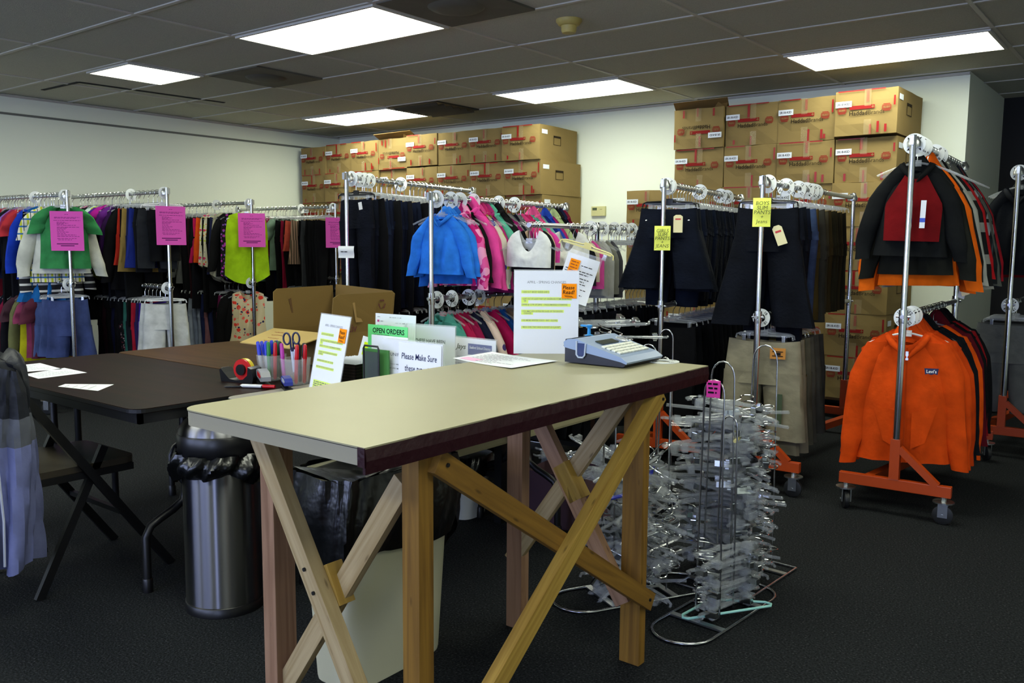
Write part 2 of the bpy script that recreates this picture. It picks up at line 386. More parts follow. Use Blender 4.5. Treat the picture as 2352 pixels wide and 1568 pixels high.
def _print_mesh():
    mb = MB(); mb.quad(-.105, .172, .062, .197, -.0005)
    for sx in (-.155, .14):                                        # round striped stamps
        for k in range(6):
            z = .148+k*.0085; w = (.024, .029, .031, .031, .029, .022)[k]; mb.quad(sx-w, z, sx+w, z+.0055, -.0005)
    return mb.mesh('red_band_and_stamps', mats=[PRINTRED])
PRM = _print_mesh()
ICON = MB().box((.048, -.0012, .1755), (.052, -.0008, .1935)).box((.041, -.0012, .182), (.059, -.0008, .186)).mesh('band_icon', mats=[CARD])
def _tape_meshes(seed):
    r = random.Random(seed); out = []
    def q(*a): out.append(MB().quad(*a, -.001).mesh('red_tape', mats=[TAPERED]))
    x = r.uniform(-.03, .03)
    q(x-.014, r.uniform(.20, .225), x+.004, BH-.01); q(x+.01, .0, x+.024, r.uniform(.05, .09))
    for k in range(r.choice((1, 2, 2))):
        a = r.choice((-.13, -.1, .09, .12, .14)); q(a-.01, .01, a+.006, r.uniform(.04, .085))
    if r.random() < .6: q(-BW/2+.02, BH-.009, r.uniform(-.05, .15), BH-.001)
    if r.random() < .5: q(BW/2-.022, r.uniform(.18, .2), BW/2-.010, r.uniform(.24, .28))
    return out
TAPM = [_tape_meshes(k) for k in range(6)]
CLRM = [MB().quad(-.022+d, .19, .022+d, BH, -.0014).quad(-.02+d, 0, .028+d, .1, -.0014).mesh('clear_tape', mats=[TAPECLR]) for d in (-.01, .015)]
LBLM = MB().box((-BW/2+.006, -.0022, .192), (-BW/2+.115, -.0006, .232)).mesh('shipping_label', mats=[mat('label_white', 'DDE3EC', rough=.5)])
SIDEM = MB().box((0, .22, .14), (.0012, .225, .22)).box((0, .335, .14), (.0012, .34, .22)).box((0, .22, .14), (.0012, .34, .144)).box((0, .22, .205), (.0012, .34, .222)).mesh('side_print', mats=[PRINTBLK])
HAD = text_mesh('Haddad', .040, .016); BRA = text_mesh('Brands', .040, -.004); HADX = -.107+max(v.co.x for v in HAD.vertices)+.002; SRK = text_mesh('SR18-KID', .022, .02); RSH = text_mesh('RUSH', .017, .02, 'CENTER')
def carton(x, z, label, y=6.30, yaw=0., flip=False, side=False, k=0, group=None, rear_tilt=0.):
    t = thing('carton', label, 'cardboard box', (x, y, z), yaw, group)
    if rear_tilt: t.rotation_euler = (rear_tilt, 0, yaw)
    b = put('carton_body', BOXM[k % 3], t)
    if flip: face = (0, 0, BH); rot = (0, PI, 0)
    else: face = (0, 0, 0); rot = (0, 0, 0)
    for nm, me, m, p in (('red_band', PRM, None, (0, 0, 0)), ('band_icon', ICON, None, (0, 0, 0)), ('lettering', HAD, PRINTBLK, (-.107, -.001, .133)), ('lettering', BRA, PRINTBLK, (HADX, -.001, .133)),
                         ('shipping_label', LBLM, None, (0, 0, 0)), ('clear_tape', CLRM[k % 2], None, (0, 0, 0)),
                         *[('red_tape', me_, None, (0, 0, 0)) for me_ in TAPM[(k*7+3) % 6]], ('lettering', SRK, INK, (-BW/2+.014, -.0025, .205)), ('lettering', RSH, CARD, (-.155, -.0012, .166)), ('lettering', RSH, CARD, (.14, -.0012, .166))):
        o = put(nm, me, t, m); M = Matrix.Translation(p)
        if flip: M = Matrix.Translation((0, 0, BH)) @ Matrix.Rotation(PI, 4, 'Y') @ M
        o.matrix_local = Matrix.Translation((0, -.016*(1 if not flip else 1)*.0, 0)) @ M
    # keep the print proud of the slightly bulged front
    for o in t.children:
        if o.name.split('.')[0] != 'carton_body': o.location.y -= .0135
    if side:
        o = put('side_print', SIDEM, t, loc=(BW/2+.0025, 0, 0))
        put('shipping_label', MB().box((0, .03, .225), (.0012, .12, .262)).mesh('shipping_label', mats=[mat('label_white', 'DDE3EC')]), t, loc=(BW/2+.0025, 0, 0))
    return t
ROW = ['topmost', 'second from top', 'third from top', 'fourth from top', 'fifth from top', 'sixth from top', 'bottom']
rr = random.Random(3)
PALLET = wood('pallet_wood', '8A6B42', '5F4526', 'X')
def pallet(x0, x1, label, y=6.32):
    t = thing('pallet', label, 'pallet', ((x0+x1)/2, y, 0)); w = (x1-x0)/2
    for k in range(5): MB().box((-w, k*.12, .13), (w, k*.12+.09, .152)).build('deck_board', PALLET, t)
    for k in (-1, 0, 1): MB().box((k*(w-.05)-.04, 0, .0), (k*(w-.05)+.04, .57, .13)).build('bearer', PALLET, t)
pallet(-7.88, -6.25, 'wooden pallet under the corner end of the long carton wall'); pallet(-6.2, -4.57, 'wooden pallet under the free end of the long carton wall'); pallet(-3.29, -1.63, 'wooden pallet under the four-column carton stack')
pallet(-3.72, -3.30, 'small wooden pallet under the short carton column by the thermostat')
def columns(xs, top, where, first, rows=7, special={}):
    for c, x in enumerate(xs):
        for r in range(rows):
            dx, dy, yw, flip, side = rr.uniform(-.004, .004), rr.uniform(-.02, .015), rr.uniform(-.012, .012), False, c == len(xs)-1
            rt = 0.
            if (c, r) in special:
                sp = special[(c, r)]; flip = sp.get('flip', False); yw += sp.get('yaw', 0); dy += sp.get('dy', 0); rt = sp.get('tilt', 0)
            z = .153 + (rows-1-r)*.305 + top[c]*(1 if r == 0 else 0)
            col = ('first column' if c == 0 else ordw(c)+' column') if len(xs) > 1 else 'single column'
            t = carton(x+dx, z, f'{"upside-down " if flip else ""}brown carton, {ROW[r] if r < rows-1 else "bottom"}, {col} {first}, {where}',
                       6.31+dy, yw, flip, side, k=c*7+r)
            if (c, r) in special and special[(c, r)].get('flap'):
                MB().beam((-BW/2, .02, BH), (BW/2-.03, .16, BH+.03), .28, .004, up=(0, .3, 1)).build('open_flap', CARDIN, t)
                MB().add([(.10, .05, BH), (.2, .06, BH), (.19, .12, BH+.05), (.12, .10, BH+.04), (.16, .0, BH+.035)], [(0, 1, 2, 3), (0, 1, 4)]).build('torn_flap', CARDIN, t)
columns([-7.70+.4145*k for k in range(8)], [-.01, 0, 0, 0, .012, .006, .004, 0], 'in the long carton wall', 'from the corner', special={(2+1, 0): dict(flip=True, flap=True), (7, 0): dict(yaw=.04, dy=-.03), (7, 1): dict(yaw=-.01)})
columns([-3.09+.418*k for k in range(4)], [0, 0, 0, .012], 'in the four-column stack', 'from the thermostat side', special={(0, 0): dict(flip=True, flap=True), (3, 0): dict(dy=-.05)})
columns([-3.51], [0], 'by the thermostat', 'of cartons', rows=5)
# ================================================================== garments, hangers, racks
GM = mat('garment_base', 'B0B0B0')
def _sup(a, rx, ry, e=.8):
    c, s = math.cos(a), math.sin(a)
    return rx*math.copysign(abs(c)**e, c), ry*math.copysign(abs(s)**e, s)
def torso(mb, w, L, dep, nk=.42, sd=.05, nd=.06, ndb=.02, flare=0., waist=.04, hemcurve=0., strap=1., seed=0, band=0., wrinkle=.010):
    """front and back sheets of a hanging top; origin at the neck, down is -z, front is -y; strap = width at the shoulder / chest"""
    r = random.Random(seed); ph = [r.uniform(0, 6) for _ in range(4)]; kk = r.choice((3, 4, 5)); nu, nt = 16, 12
    def sheet(sgn, depth):
        def f(a, t):
            u = 2*a-1; au = abs(u)
            if au < nk: z0 = -depth*(1-(au/nk)**2)**.8
            else: z0 = -sd*((au-nk)/(1-nk))**1.3
            st = strap + (1-strap)*min(1, t/.32)**.6
            W = w/2*st*(1-waist*math.sin(PI*t)+flare*t*t)
            z1 = -L - hemcurve*(1-u*u) if hemcurve >= 0 else -L + hemcurve*(u*u)
            z = z0+(z1-z0)*t
            body = (1-min(1, au)**2.4)**.6
            y = dep*body*(.30+.7*min(1, t*2.2))
            y += (wrinkle*math.sin(kk*u*PI+ph[0]+1.2*t)*t + wrinkle*.6*math.sin(9*u+ph[1]+7*t))*body
            if band and t > 1-band: y *= .8
            return (u*W, sgn*y, z)
        mb.grid(f, nu, nt)
    sheet(-1, nd); sheet(1, ndb)
    return mb
def sleeve(mb, side, w, sd, length, r0=.085, r1=.045, out=.05, seed=0, cuff=0., bend=0., dep=.035, tip=(0, 0)):
    r = random.Random(seed*3+side); n = 10; R = []; K = 9
    ph = r.uniform(0, 6)
    for i in range(K+1):
        t = i/K
        x = side*(w/2*.80 + out*(.55*t+.45*(1-(1-t)**2)) + .010*math.sin(t*5+ph)*t); z = -sd-.005-(length)*t
        if t < .18: x -= side*(.18-t)*.30; z += (.18-t)*.14
        y = bend*math.sin(PI*t) + tip[1]*t
        rx = r0+(r1-r0)*t**.8; ry = dep*(1-.35*t)
        if cuff and t > 1-cuff: rx *= .82; ry *= .85
        ring = []
        for j in range(n):
            a, b = _sup(2*PI*j/n, rx*(1+.05*math.sin(3*j+ph+6*t)), ry)
            ring.append((x+a, y+b+.006*math.sin(11*t+ph), z+side*-a*.10))
        R.append(ring)
    return mb.rings(R, cap=(True, False))
def legs(mb, w, L, rise, dep=.03, taper=.75, spread=.01, seed=0, wrinkle=.006):
    """trousers hung flat by the waistband: hip tube and two legs"""
    r = random.Random(seed); n = 20; R = []; ph = r.uniform(0, 6); kk = r.choice((3, 4))
    for i in range(5):
        t = i/4; W = w/2*(.90+.12*t); R.append([(lambda a, b: (a, b*(1+.1*math.sin(kk*a*30+ph)), -rise*t + (.006*math.cos(2*PI*j/n*2) if i == 0 else 0)))(*_sup(2*PI*j/n, W, dep*(.55+.45*t), .7)) for j in range(n)])
    mb.rings(R, cap=(False, False))
    for s in (-1, 1):
        R = []; K = 9; p2 = r.uniform(0, 6); n2 = 12
        for i in range(K+1):
            t = i/K; z = -rise*.72-(L-rise*.72)*t; W = w/4*1.03*(1+(taper-1)*t); cx = s*(w/4*.99+spread*t*1.5)
            R.append([(cx+a+.008*t*math.sin(3*t+p2), b+wrinkle*math.sin(5*a/W+p2+3*t)*(.3+t), z) for a, b in (_sup(2*PI*j/n2, W, dep*(1-.15*t), .75) for j in range(n2))])
        mb.rings(R, cap=(False, False))
    return mb
_gm = {}
def gmesh(kind, v=0):
    """cached garment meshes: kind + variant seed"""
    k = (kind, v)
    if k in _gm: return _gm[k]
    mb = MB(); s = v*11+3
    if kind == 'hoodie':
        torso(mb, .29, .40, .048, nk=.36, nd=.05, sd=.085, seed=s, band=.1, flare=.10); [sleeve(mb, q, .29, .068, .345, .053, .041, .092, s, cuff=.14) for q in (-1, 1)]
    elif kind == 'bighoodie':
        torso(mb, .40, .60, .06, nk=.34, nd=.06, sd=.08, seed=s, band=.1, flare=.06); [sleeve(mb, q, .40, .065, .56, .072, .046, .085, s, cuff=.12) for q in (-1, 1)]
    elif kind == 'tee':
        torso(mb, .34, .48, .035, nd=.07, sd=.05, seed=s, flare=.06); [sleeve(mb, q, .34, .04, .17, .062, .058, .065, s) for q in (-1, 1)]
    elif kind == 'longtee':
        torso(mb, .33, .54, .035, nd=.06, sd=.06, seed=s, flare=.06); [sleeve(mb, q, .33, .05, .44, .058, .040, .08, s) for q in (-1, 1)]
    elif kind == 'tank':
        torso(mb, .36, .52, .04, nk=.36, nd=.05, ndb=.02, sd=.03, strap=.80, flare=.06, waist=.05, hemcurve=.08, seed=s)
    elif kind == 'dress':
        torso(mb, .34, .70, .05, nk=.5, nd=.09, ndb=.04, sd=.03, strap=.8, flare=.35, waist=.22, seed=s, wrinkle=.02)
    elif kind == 'bra':
        torso(mb, .30, .20, .035, nk=.72, nd=.115, ndb=.07, sd=.008, strap=.60, waist=0, seed=s, wrinkle=.005)
    elif kind == 'jeans': legs(mb, .32, .84, .22, .030, .72, .0, s)
    elif kind == 'pants': legs(mb, .30, .70, .20, .026, .78, .0, s)
    elif kind == 'shortpants': legs(mb, .34, .50, .22, .034, .95, .012, s)
    elif kind == 'shorts': legs(mb, .32, .32, .20, .03, 1.0, .012, s)
    elif kind == 'folded': legs(mb, .24, .46, .2, .035, .9, .0, s)
    elif kind == 'leggings': legs(mb, .24, .66, .2, .02, .6, .0, s)
    elif kind == 'skirt': torso(mb, .30, .36, .03, nk=.99, nd=.005, ndb=.005, sd=0, flare=.3, waist=0, seed=s, wrinkle=.02)
    elif kind == 'wide': legs(mb, .31, .60, .22, .038, 1.22, .045, s, .010)
    elif kind in ('hood', 'bighood'):
        q = 1. if kind == 'hood' else 1.3; ph = v*1.7
        def hb(sgn):
            def f(a, b):
                u = 2*a-1; w_ = q*(.078-.040*b**1.5); z = q*(-.035+.085*b**.8*(1-.55*abs(u)**2.2)-.018*(1-b)*abs(u))
                y = q*(.028+sgn*.026*((1-u*u)**.5)*(1-b**3)+.012*b) + .004*math.sin(4*u+5*b+ph)
                return (u*w_+.006*math.sin(3*b+ph), y, z)
            return f
        mb.grid(hb(1), 12, 8); mb.grid(hb(-1), 12, 8)
        for sx in (-1, 1):
            mb.tube([(sx*q*.068, q*.02, -q*.012), (sx*q*.066, -q*.012, -q*.018), (sx*q*.048, -q*.034, -q*.040), (sx*q*.022, -q*.042, -q*.066), (sx*q*.004, -q*.040, -q*.088)], [q*.008, q*.011, q*.012, q*.009, q*.004], 10)
    me = mb.mesh(kind, smooth=True, mats=[GM]); _gm[k] = me
    return me
# hangers -----------------------------------------------------------
def _hook(mb, top=.0, drop=.075):
    r = .0195; P = [(r*math.cos(a), 0, r*math.sin(a)) for a in [math.radians(x) for x in range(-35, 226, 20)]]
    P = [(-x, y, z) for x, y, z in P]
    P += [(.004, 0, -.028), (0, 0, -.04), (0, 0, -drop)]
    return mb.tube(P, .0021, 6)
HOOKM = _hook(MB()).mesh('hook', True, [CHROME])
def _tophanger():
    mb = MB(); P = []
    for i in range(-6, 7): u = i/6; P.append((u*.165, 0, -.082-.055*abs(u)**1.5))
    mb.tube(P, .0052, 6); mb.box((-.018, -.004, -.098), (.018, .005, -.07)); return mb.mesh('hanger_shoulders', True, [CLEAR])
def _cliphanger():
    mb = MB(); mb.tube([(x, 0, z) for x, z in ((-.145, -.118), (-.14, -.098), (-.12, -.09), (-.03, -.086), (0, -.074), (.03, -.086), (.12, -.09), (.14, -.098), (.145, -.118))], .0045, 6)
    mb.box((-.13, -.003, -.104), (.13, .003, -.094)); mb.box((-.02, -.004, -.098), (.02, .004, -.072))
    return mb.mesh('hanger_bar', True, [CLEAR])
def _clip():
    return MB().box((-.011, -.011, -.135), (.011, .011, -.1), bev=.003).box((-.008, -.014, -.13), (.008, .014, -.118)).mesh('clip', False, [CLEAR])
def _clipmetal(): return MB().box((-.009, -.010, -.142), (.009, .010, -.098), bev=.002).box((-.006, -.014, -.11), (.006, .014, -.1)).mesh('clip', False, [CHROME])
TOPH, CLIPH, CLIPM, CLIPC = _tophanger(), _cliphanger(), _clip(), _clipmetal()
BLKH = mat('black_hanger', '101012', rough=.3); WHH = mat('white_hanger', 'D9DAD6', rough=.35); CRMH = mat('cream_hanger', 'D8CE8A', rough=.4); BLUEH = mat('blue_hanger', '2A35B8', rough=.35)
HANGERS = []
def hanger(loc, rz, label, clip=False, m=None, detail=True, rot=None, group=None, prio=0., scale=1.):
    """remembered here, built by build_hangers(): the ones that show largest as objects, the rest as one mass"""
    h = dict(loc=Vector(loc), rot=Euler(rot or (0, 0, rz)), label=label, clip=clip, m=m, detail=detail, group=group, prio=prio, scale=scale)
    HANGERS.append(h); return h
def build_hangers(limit=296):
    for h in HANGERS: h['depth'] = (h['loc']-Vector((0, 0, CAM_Z))).dot(_F)+h['prio']
    HANGERS.sort(key=lambda h: h['depth'])
    for h in HANGERS[:limit]:
        o = put('clothes_hanger', CLIPH if h['clip'] else TOPH, loc=h['loc'], rot=h['rot']); o.scale = (h['scale'],)*3
        if h['m']: o.material_slots[0].link = 'OBJECT'; o.material_slots[0].material = h['m']
        tag(o, h['label'], 'hanger', h['group'])
        put('hook', HOOKM, o)
        if h['clip'] and h['detail']:
            for x in (-.10, .10): put('clip', CLIPC if h['m'] is None and h['detail'] == 2 else CLIPM, o, loc=(x, 0, 0))
    mb = MB(); MS = [CLEAR, CHROME]
    for h in HANGERS[limit:]:
        M = Matrix.LocRotScale(h['loc'], h['rot'], Vector((h['scale'],)*3)); mm = h['m'] or CLEAR
        if mm not in MS: MS.append(mm)
        for me, k in ((CLIPH if h['clip'] else TOPH, MS.index(mm)), (HOOKM, 1)):
            mb.k = k; mb.add([v.co for v in me.vertices], [tuple(p.vertices) for p in me.polygons], M)
    if mb.v:
        mb.k = 1; o = mb.build('clothes_hangers', MS, smooth=True); o['kind'] = 'stuff'; tag(o, 'mass of clear and dark hangers deeper inside the packed garment racks', 'hangers')
# size rings ----------------------------------------------------------
def _disc():
    mb = MB(); n = 28; vs = []; fs = []
    for y in (-.0012, .0012):
        for rad in (.0205, .046):
            for j in range(n): a = 2*PI*j/n; vs.append((rad*math.cos(a), y, rad*math.sin(a)))
    for j in range(n):
        k = (j+1) % n
        fs += [(j, k, n+k, n+j), (2*n+j, 3*n+j, 3*n+k, 2*n+k), (n+j, n+k, 3*n+k, 3*n+j), (j, 2*n+j, 2*n+k, k)]
    return mb.add(vs, fs).mesh('size_ring', True, [mat('ring_plastic', 'E6EAEA', rough=.3)])
DISC = _disc()
NUMW = {4: 'four', 5: 'five', 6: 'six', 7: 'seven', 8: 'eight', 10: 'ten', 12: 'twelve', 14: 'fourteen', 16: 'sixteen', 18: 'eighteen', 20: 'twenty', 0: 'blank'}
def size_ring(loc, rz, num, label, tilt=0):
    t = thing('size_ring', label, 'size divider', loc, rot=(0, tilt, rz))
    put('disc', DISC, t)
    if num:
        me = text_mesh(str(num), .020, .012, 'CENTER')
        for k in range(4):
            a = PI/4+k*PI/2
            o = put('size_number', me, t, INK); o.matrix_local = Matrix.Rotation(-a, 4, 'Y') @ Matrix.Translation((0, -.0016, .0265))
    return t
# racks ---------------------------------------------------------------
def _caster():
    f = MB().lathe([(.045, .10), (.045, .106), (.02, .108)], 18).box((-.022, -.02, .035), (-.017, .02, .1)).box((.017, -.02, .035), (.022, .02, .1)).lathe([(.006, -.024), (.006, .024)], 10, Matrix.Translation((0, 0, .045)) @ Matrix.Rotation(PI/2, 4, 'Y'))
    f.lathe([(.012, .106), (.012, .172)], 10)
    w = MB().lathe([(.034, -.013), (.043, -.010), (.045, 0), (.043, .010), (.034, .013)], 22, Matrix.Translation((0, 0, .045)) @ Matrix.Rotation(PI/2, 4, 'Y'))
    return f.mesh('caster', False, [STEEL]), w.mesh('wheel', True, [mat('wheel_rubber', '17181A', rough=.5)])
CASTF, CASTW = _caster()
def casters(t, pts):
    for i, (x, y) in enumerate(pts):
        c = put('caster', CASTF, t, loc=(x, y, 0), rot=(0, 0, .5+i*1.1)); put('wheel', CASTW, c)
RACKS = {}
def rack(key, name, label, p0, p1, zt, zl=.90, base=ORANGE, w=.24, y0=0.):
    p0, p1 = Vector((*p0, 0)), Vector((*p1, 0)); d = p1-p0; L = d.length; th = math.atan2(-d.x, d.y)
    t = thing('garment_rack', label, 'clothes rack', p0, th)
    for y in (y0, L):
        MB().tube([(0, y, .16), (0, y, zl)], .0165, 12).tube([(0, y, zl), (0, y, zt)], .0135, 12).lathe([(.019, zl-.03), (.02, zl), (.019, zl+.03)], 14, Matrix.Translation((0, y, 0))).build('upright', CHROME, t, smooth=True)
        MB().lathe([(.03, zt-.05), (.032, zt-.03), (.018, zt-.005)], 16, Matrix.Translation((0, y+(.026 if y == 0 else -.026), 0))).box((-.008, y-.03, zt-.045), (.008, y+.03, zt-.005)).build('rail_bracket', STEEL, t, smooth=True)
    for z, nm in ((zt-.03, 'hang_rail'), (zl, 'hang_rail')):
        MB().tube([(0, .012, z), (0, L-.012, z)], .0135, 14).build(nm, STEEL, t, smooth=True)
    for y in (0, L):
        MB().tube([(-.03, y, zl), (.03, y, zl)], .006, 8).tube([(0, y-.03, zl), (0, y+.04, zl)], .009, 8).build('rail_pin', CHROME, t, smooth=True)
    b = MB()
    for y in (0, L):
        b.box((-w, y-.017, .125), (w, y+.017, .175), bev=.003); b.box((-.021, y-.019, .175), (.021, y+.019, .36))
        b.beam((.015, y, .32), (w*.75, y, .17), .03, .035, up=(0, 1, 0))
    b.beam((-w*.5, .0, .15), (-w*.5 if base is not ORANGE else w*.5, L, .15), .04, .04)
    b.build('base_frame', base, t)
    casters(t, [(-w+.03, 0), (w-.03, 0), (-w+.03, L), (w-.03, L)])
    RACKS[key] = dict(root=t, name=name, p=p0, d=d.normalized(), L=L, th=th, zt=zt-.03, zl=zl)
    return t
used = {}
def colour_mat(kind, c):
    if not isinstance(c, str): return c
    if kind in ('jeans', 'wide') or c.startswith('d:'): return denim(c.replace('d:', ''))
    return cloth(c)
ONCLIP = {'wide', 'jeans', 'pants', 'shortpants', 'shorts', 'folded', 'leggings', 'skirt'}
HUMAN = {'hoodie': 'hoodie', 'bighoodie': 'hoodie', 'tee': 'short-sleeved tee', 'longtee': 'long-sleeved top', 'tank': 'sleeveless top', 'dress': 'dress', 'bra': 'cropped bra top', 'jeans': 'jeans', 'wide': 'jeans', 'pants': 'trousers',
         'shortpants': 'capri trousers', 'shorts': 'shorts', 'folded': 'trousers', 'leggings': 'leggings', 'skirt': 'skirt'}
NAMEK = {'hoodie': 'hoodie', 'bighoodie': 'hoodie', 'tee': 't_shirt', 'longtee': 'long_sleeved_top', 'tank': 'tank_top', 'dress': 'dress', 'bra': 'bra_top', 'jeans': 'jeans', 'wide': 'jeans', 'wide': 'jeans', 'pants': 'trousers', 'shortpants': 'capri_trousers',
         'shorts': 'shorts', 'folded': 'trousers', 'leggings': 'leggings', 'skirt': 'skirt'}
CATK = {'hoodie': 'hoodie', 'bighoodie': 'hoodie', 'tee': 't-shirt', 'longtee': 'shirt', 'tank': 'tank top', 'dress': 'dress', 'bra': 'bra', 'skirt': 'skirt', 'shorts': 'shorts', 'jeans': 'jeans', 'wide': 'jeans', 'leggings': 'leggings'}
gr = random.Random(11)
TAGM = [MB().box((-.016, -.003, -.055), (.016, -.002, 0)).mesh('price_tag', mats=[mat(f'tag_{h}', h, rough=.7)]) for h in ('E6E4DA', 'D7C79B')]
def hang(key, level, items, start=.09, step=.045, jit=.010, yawj=.12, zoff=0, hclip=None, hm=None, empties=0):
    """items front to back: (kind, colour-or-material, colour word[, opts])"""
    R = RACKS[key]; z = (R['zt'] if level == 'upper' else R['zl'])
    d = start
    for i, it in enumerate(items):
        kind, c, word = it[:3]; o_ = it[3] if len(it) > 3 else {}
        d = o_.get('d', d); pos = R['p']+R['d']*d
        yaw = o_['yaw'] if 'yaw' in o_ and R['th'] > 1 else R['th']+o_.get('yaw', gr.uniform(-yawj, yawj))
        clip = kind in ONCLIP
        lab_pos = ('front garment' if i == 0 and start < .2 else ordw(i)+' garment back')
        hl = f'{"cream " if o_.get("hm") is CRMH else "white " if o_.get("hm") is WHH else "black " if o_.get("hm") is BLKH else "clear "}hanger carrying the {"front" if i == 0 else ordw(i)} {word} {HUMAN[kind]}, {level} rail, {R["name"]}'
        hanger((pos.x, pos.y, z), yaw, hl, clip, o_.get('hm', hm), detail=(2 if i < 2 and kind in ONCLIP else 1) if i < 4 else False, prio=-2. if i == 0 else (-.8 if i < 4 else .3)+(1.5 if level == 'lower' else 0))
        me = gmesh(kind, (i*5+len(used)) % 4)
        zz = z-(.125 if clip else .078)+o_.get('dz', 0)
        g = put(NAMEK[kind], me, m=colour_mat(kind, c), loc=(pos.x, pos.y, zz), rot=(gr.uniform(-.02, .02), gr.uniform(-.03, .03), yaw))
        sc = o_.get('s', 1.); sz_ = o_.get('sz', sc)
        if kind == 'hoodie' and level == 'upper': sc *= {'R6': .84 if i < 3 else .98, 'R10': .78, 'R11': .85}.get(key, 1.); sz_ *= {'R6': .93 if i < 3 else 1.}.get(key, 1.); g.location.z += .018 if key == 'R6' and i > 2 else 0
        g.scale = (sc, o_.get('sy', 1), sz_)
        tag(g, f'{word} {HUMAN[kind]}, {lab_pos} from the aisle end, {level} rail, {R["name"]}', CATK.get(kind, 'trousers'), f'clothes on the {level} rail of the {R["name"]}')
        if kind in ('hoodie', 'bighoodie') and o_.get('hood', True):
            put('hood', gmesh('hood' if kind == 'hoodie' else 'bighood'), g, m=colour_mat(kind, o_.get('hoodc', c)))
        if o_.get('tag'):
            put('price_tag', TAGM[o_['tag']-1], g, loc=(o_.get('tx', .1), -.06, o_.get('tz', -.12)), rot=(0, gr.uniform(-.3, .3), 0))
        used[len(used)] = 1; o_['_obj'] = g
        d += o_.get('step', step)+gr.uniform(-jit, jit)
        it_obj.append(g)
    return d
it_obj = []
def fill_dark(key, n, start, step, seed):
    """long dark trousers deeper on the upper rail"""
    r = random.Random(seed); cs = ['0B0C0E', '0F1013', '12131A', '0D0E12', '141418']; ws = ['black', 'jet black', 'ink navy', 'coal black', 'charcoal black']
    hang(key, 'upper', [('pants', cs[i % 5], f'long {ws[i % 5]}', dict(sz=r.uniform(1.05, 1.25), s=1.1)) for i in range(n)], start=start, step=step, yawj=.25)
def rings(key, level, spec):
    R = RACKS[key]; z = R['zt'] if level == 'upper' else R['zl']
    for i, (dd, n) in enumerate(spec):
        p = R['p']+R['d']*dd
        size_ring((p.x, p.y, z-.0065), R['th']+gr.uniform(-.15, .15), n, f'{"plain white" if not n else "white size "+NUMW[n]} ring, {"front one" if i == 0 else ordw(i)+" back"} on the {level} rail, {R["name"]}', gr.uniform(-.06, .06))
def bare(key, level, n, start, step, clip=True):
    R = RACKS[key]; z = R['zt'] if level == 'upper' else R['zl']
    for i in range(n):
        p = R['p']+R['d']*(start+i*step)
        hanger((p.x, p.y, z), R['th']+gr.uniform(-.15, .15), f'empty clear clip hanger in the row of bare hangers on the {R["name"]}', clip, detail=1, group=f'bare hangers on the {R["name"]}', prio=1.2)
# ================================================================== the racks and what hangs on them
rack('R1', 'green-tee rack', 'garment rack with green tee and pink notice at its aisle end', (-6.38, 3.0), (-7.9, 3.0), 1.595, .93)
rack('R2', 'black-trouser rack', 'garment rack fronted by black trousers and a pink notice', (-5.92, 3.50), (-7.5, 3.50), 1.625, .90)
rack('R3', 'lime-top rack', 'garment rack fronted by a lime sleeveless top and pink notice', (-6.24, 4.45), (-7.85, 4.45), 1.592, .90)
rack('R4', 'leggings rack', 'garment rack of black leggings behind the lime top rack', (-6.36, 5.46), (-7.9, 5.46), 1.60, .90)
rack('R5', 'dark-jeans rack', 'garment rack packed with dark jeans in front of the long carton wall', (-3.98, 3.505), (-4.23, 4.95), 1.65, .90)
rack('R6', 'blue-hoodie rack', 'garment rack of bright hoodies with a royal blue one in front', (-3.13, 3.33), (-3.21, 4.68), 1.50, .945, w=.2)
rack('R7', 'bra-top rack', 'low chrome rack of white bra tops behind the notice on the workbench', (-2.80, 3.72), (-2.86, 5.15), 1.365, .96, base=CHROME, w=.17, y0=.74)
rack('R8', 'girls-pants rack', 'garment rack of dark girls jeans with yellow note on its pole', (-2.25, 4.20), (-2.48, 5.75), 1.585, .905)
rack('R9', 'boys-pants rack', 'garment rack of boys pants with yellow note on its pole', (-1.683, 4.15), (-1.75, 5.82), 1.574, .88)
rack('R10', 'raglan-hoodie rack', 'garment rack with black and red raglan hoodie above orange zip hoodie', (-1.005, 4.15), (-1.075, 5.60), 1.721, .92)
rack('R11', 'grey-trouser rack', 'garment rack with grey trousers behind the orange hoodie rack', (-.825, 5.80), (-.88, 7.30), 1.70, .90)
BLK, NVY, IND = '0C0C0E', '10142B', '121A33'
plaid1 = pattern('plaid_yellow', 'plaid', ['E8E6D0', 'C8CF3A', '3A6FA8', '2B3550'], 22)
stripeBW = pattern('stripes_black_white', 'stripes_h', ['26262A', 'D8D8D2'], 24)
floralR = pattern('floral_coral', 'flower', ['D6C69E', 'E5402E', 'F06A5A', '2C2B55'], 13)
floralM = pattern('floral_multi', 'flower', ['E9E3C8', 'E8457C', 'C8DA30', 'F0912C', '5A4BA0'], 22)
floralP = pattern('floral_purple', 'flower', ['1C1620', 'B03AA8', '8C5BC0'], 26)
camoP = pattern('camo_pink', 'blotch', ['C81E74', 'E85AA0', 'F2A0C8'], 16)
flowW = pattern('flower_print_white', 'flower', ['D9D3C2', '2A3FA0', 'B8CF3A', '5CC0B0'], 13)
dotsG = pattern('dots_grey', 'dots', ['7C7E82', 'C4C6C8'], 40)
dotsP = pattern('dots_pink', 'dots', ['E02A78', 'F4B6D2'], 36)
starC = pattern('star_print_cream', 'dots', ['E8CFC6', '4A3C78'], 16)
stripeG = pattern('stripes_grey_black', 'stripes_h', ['1A1B1C', '8E8F88'], 9)
plaidD = pattern('plaid_dark', 'plaid', ['1C2024', '9A9FA4', '15181B', '3C464C'], 16)
dotsB = pattern('dots_black', 'flower', ['121214', '9C8C8C', '742838'], 45)
stripeT = pattern('stripes_tan', 'stripes_v', ['6A5A48', 'C29A82', '2C2620'], 40)
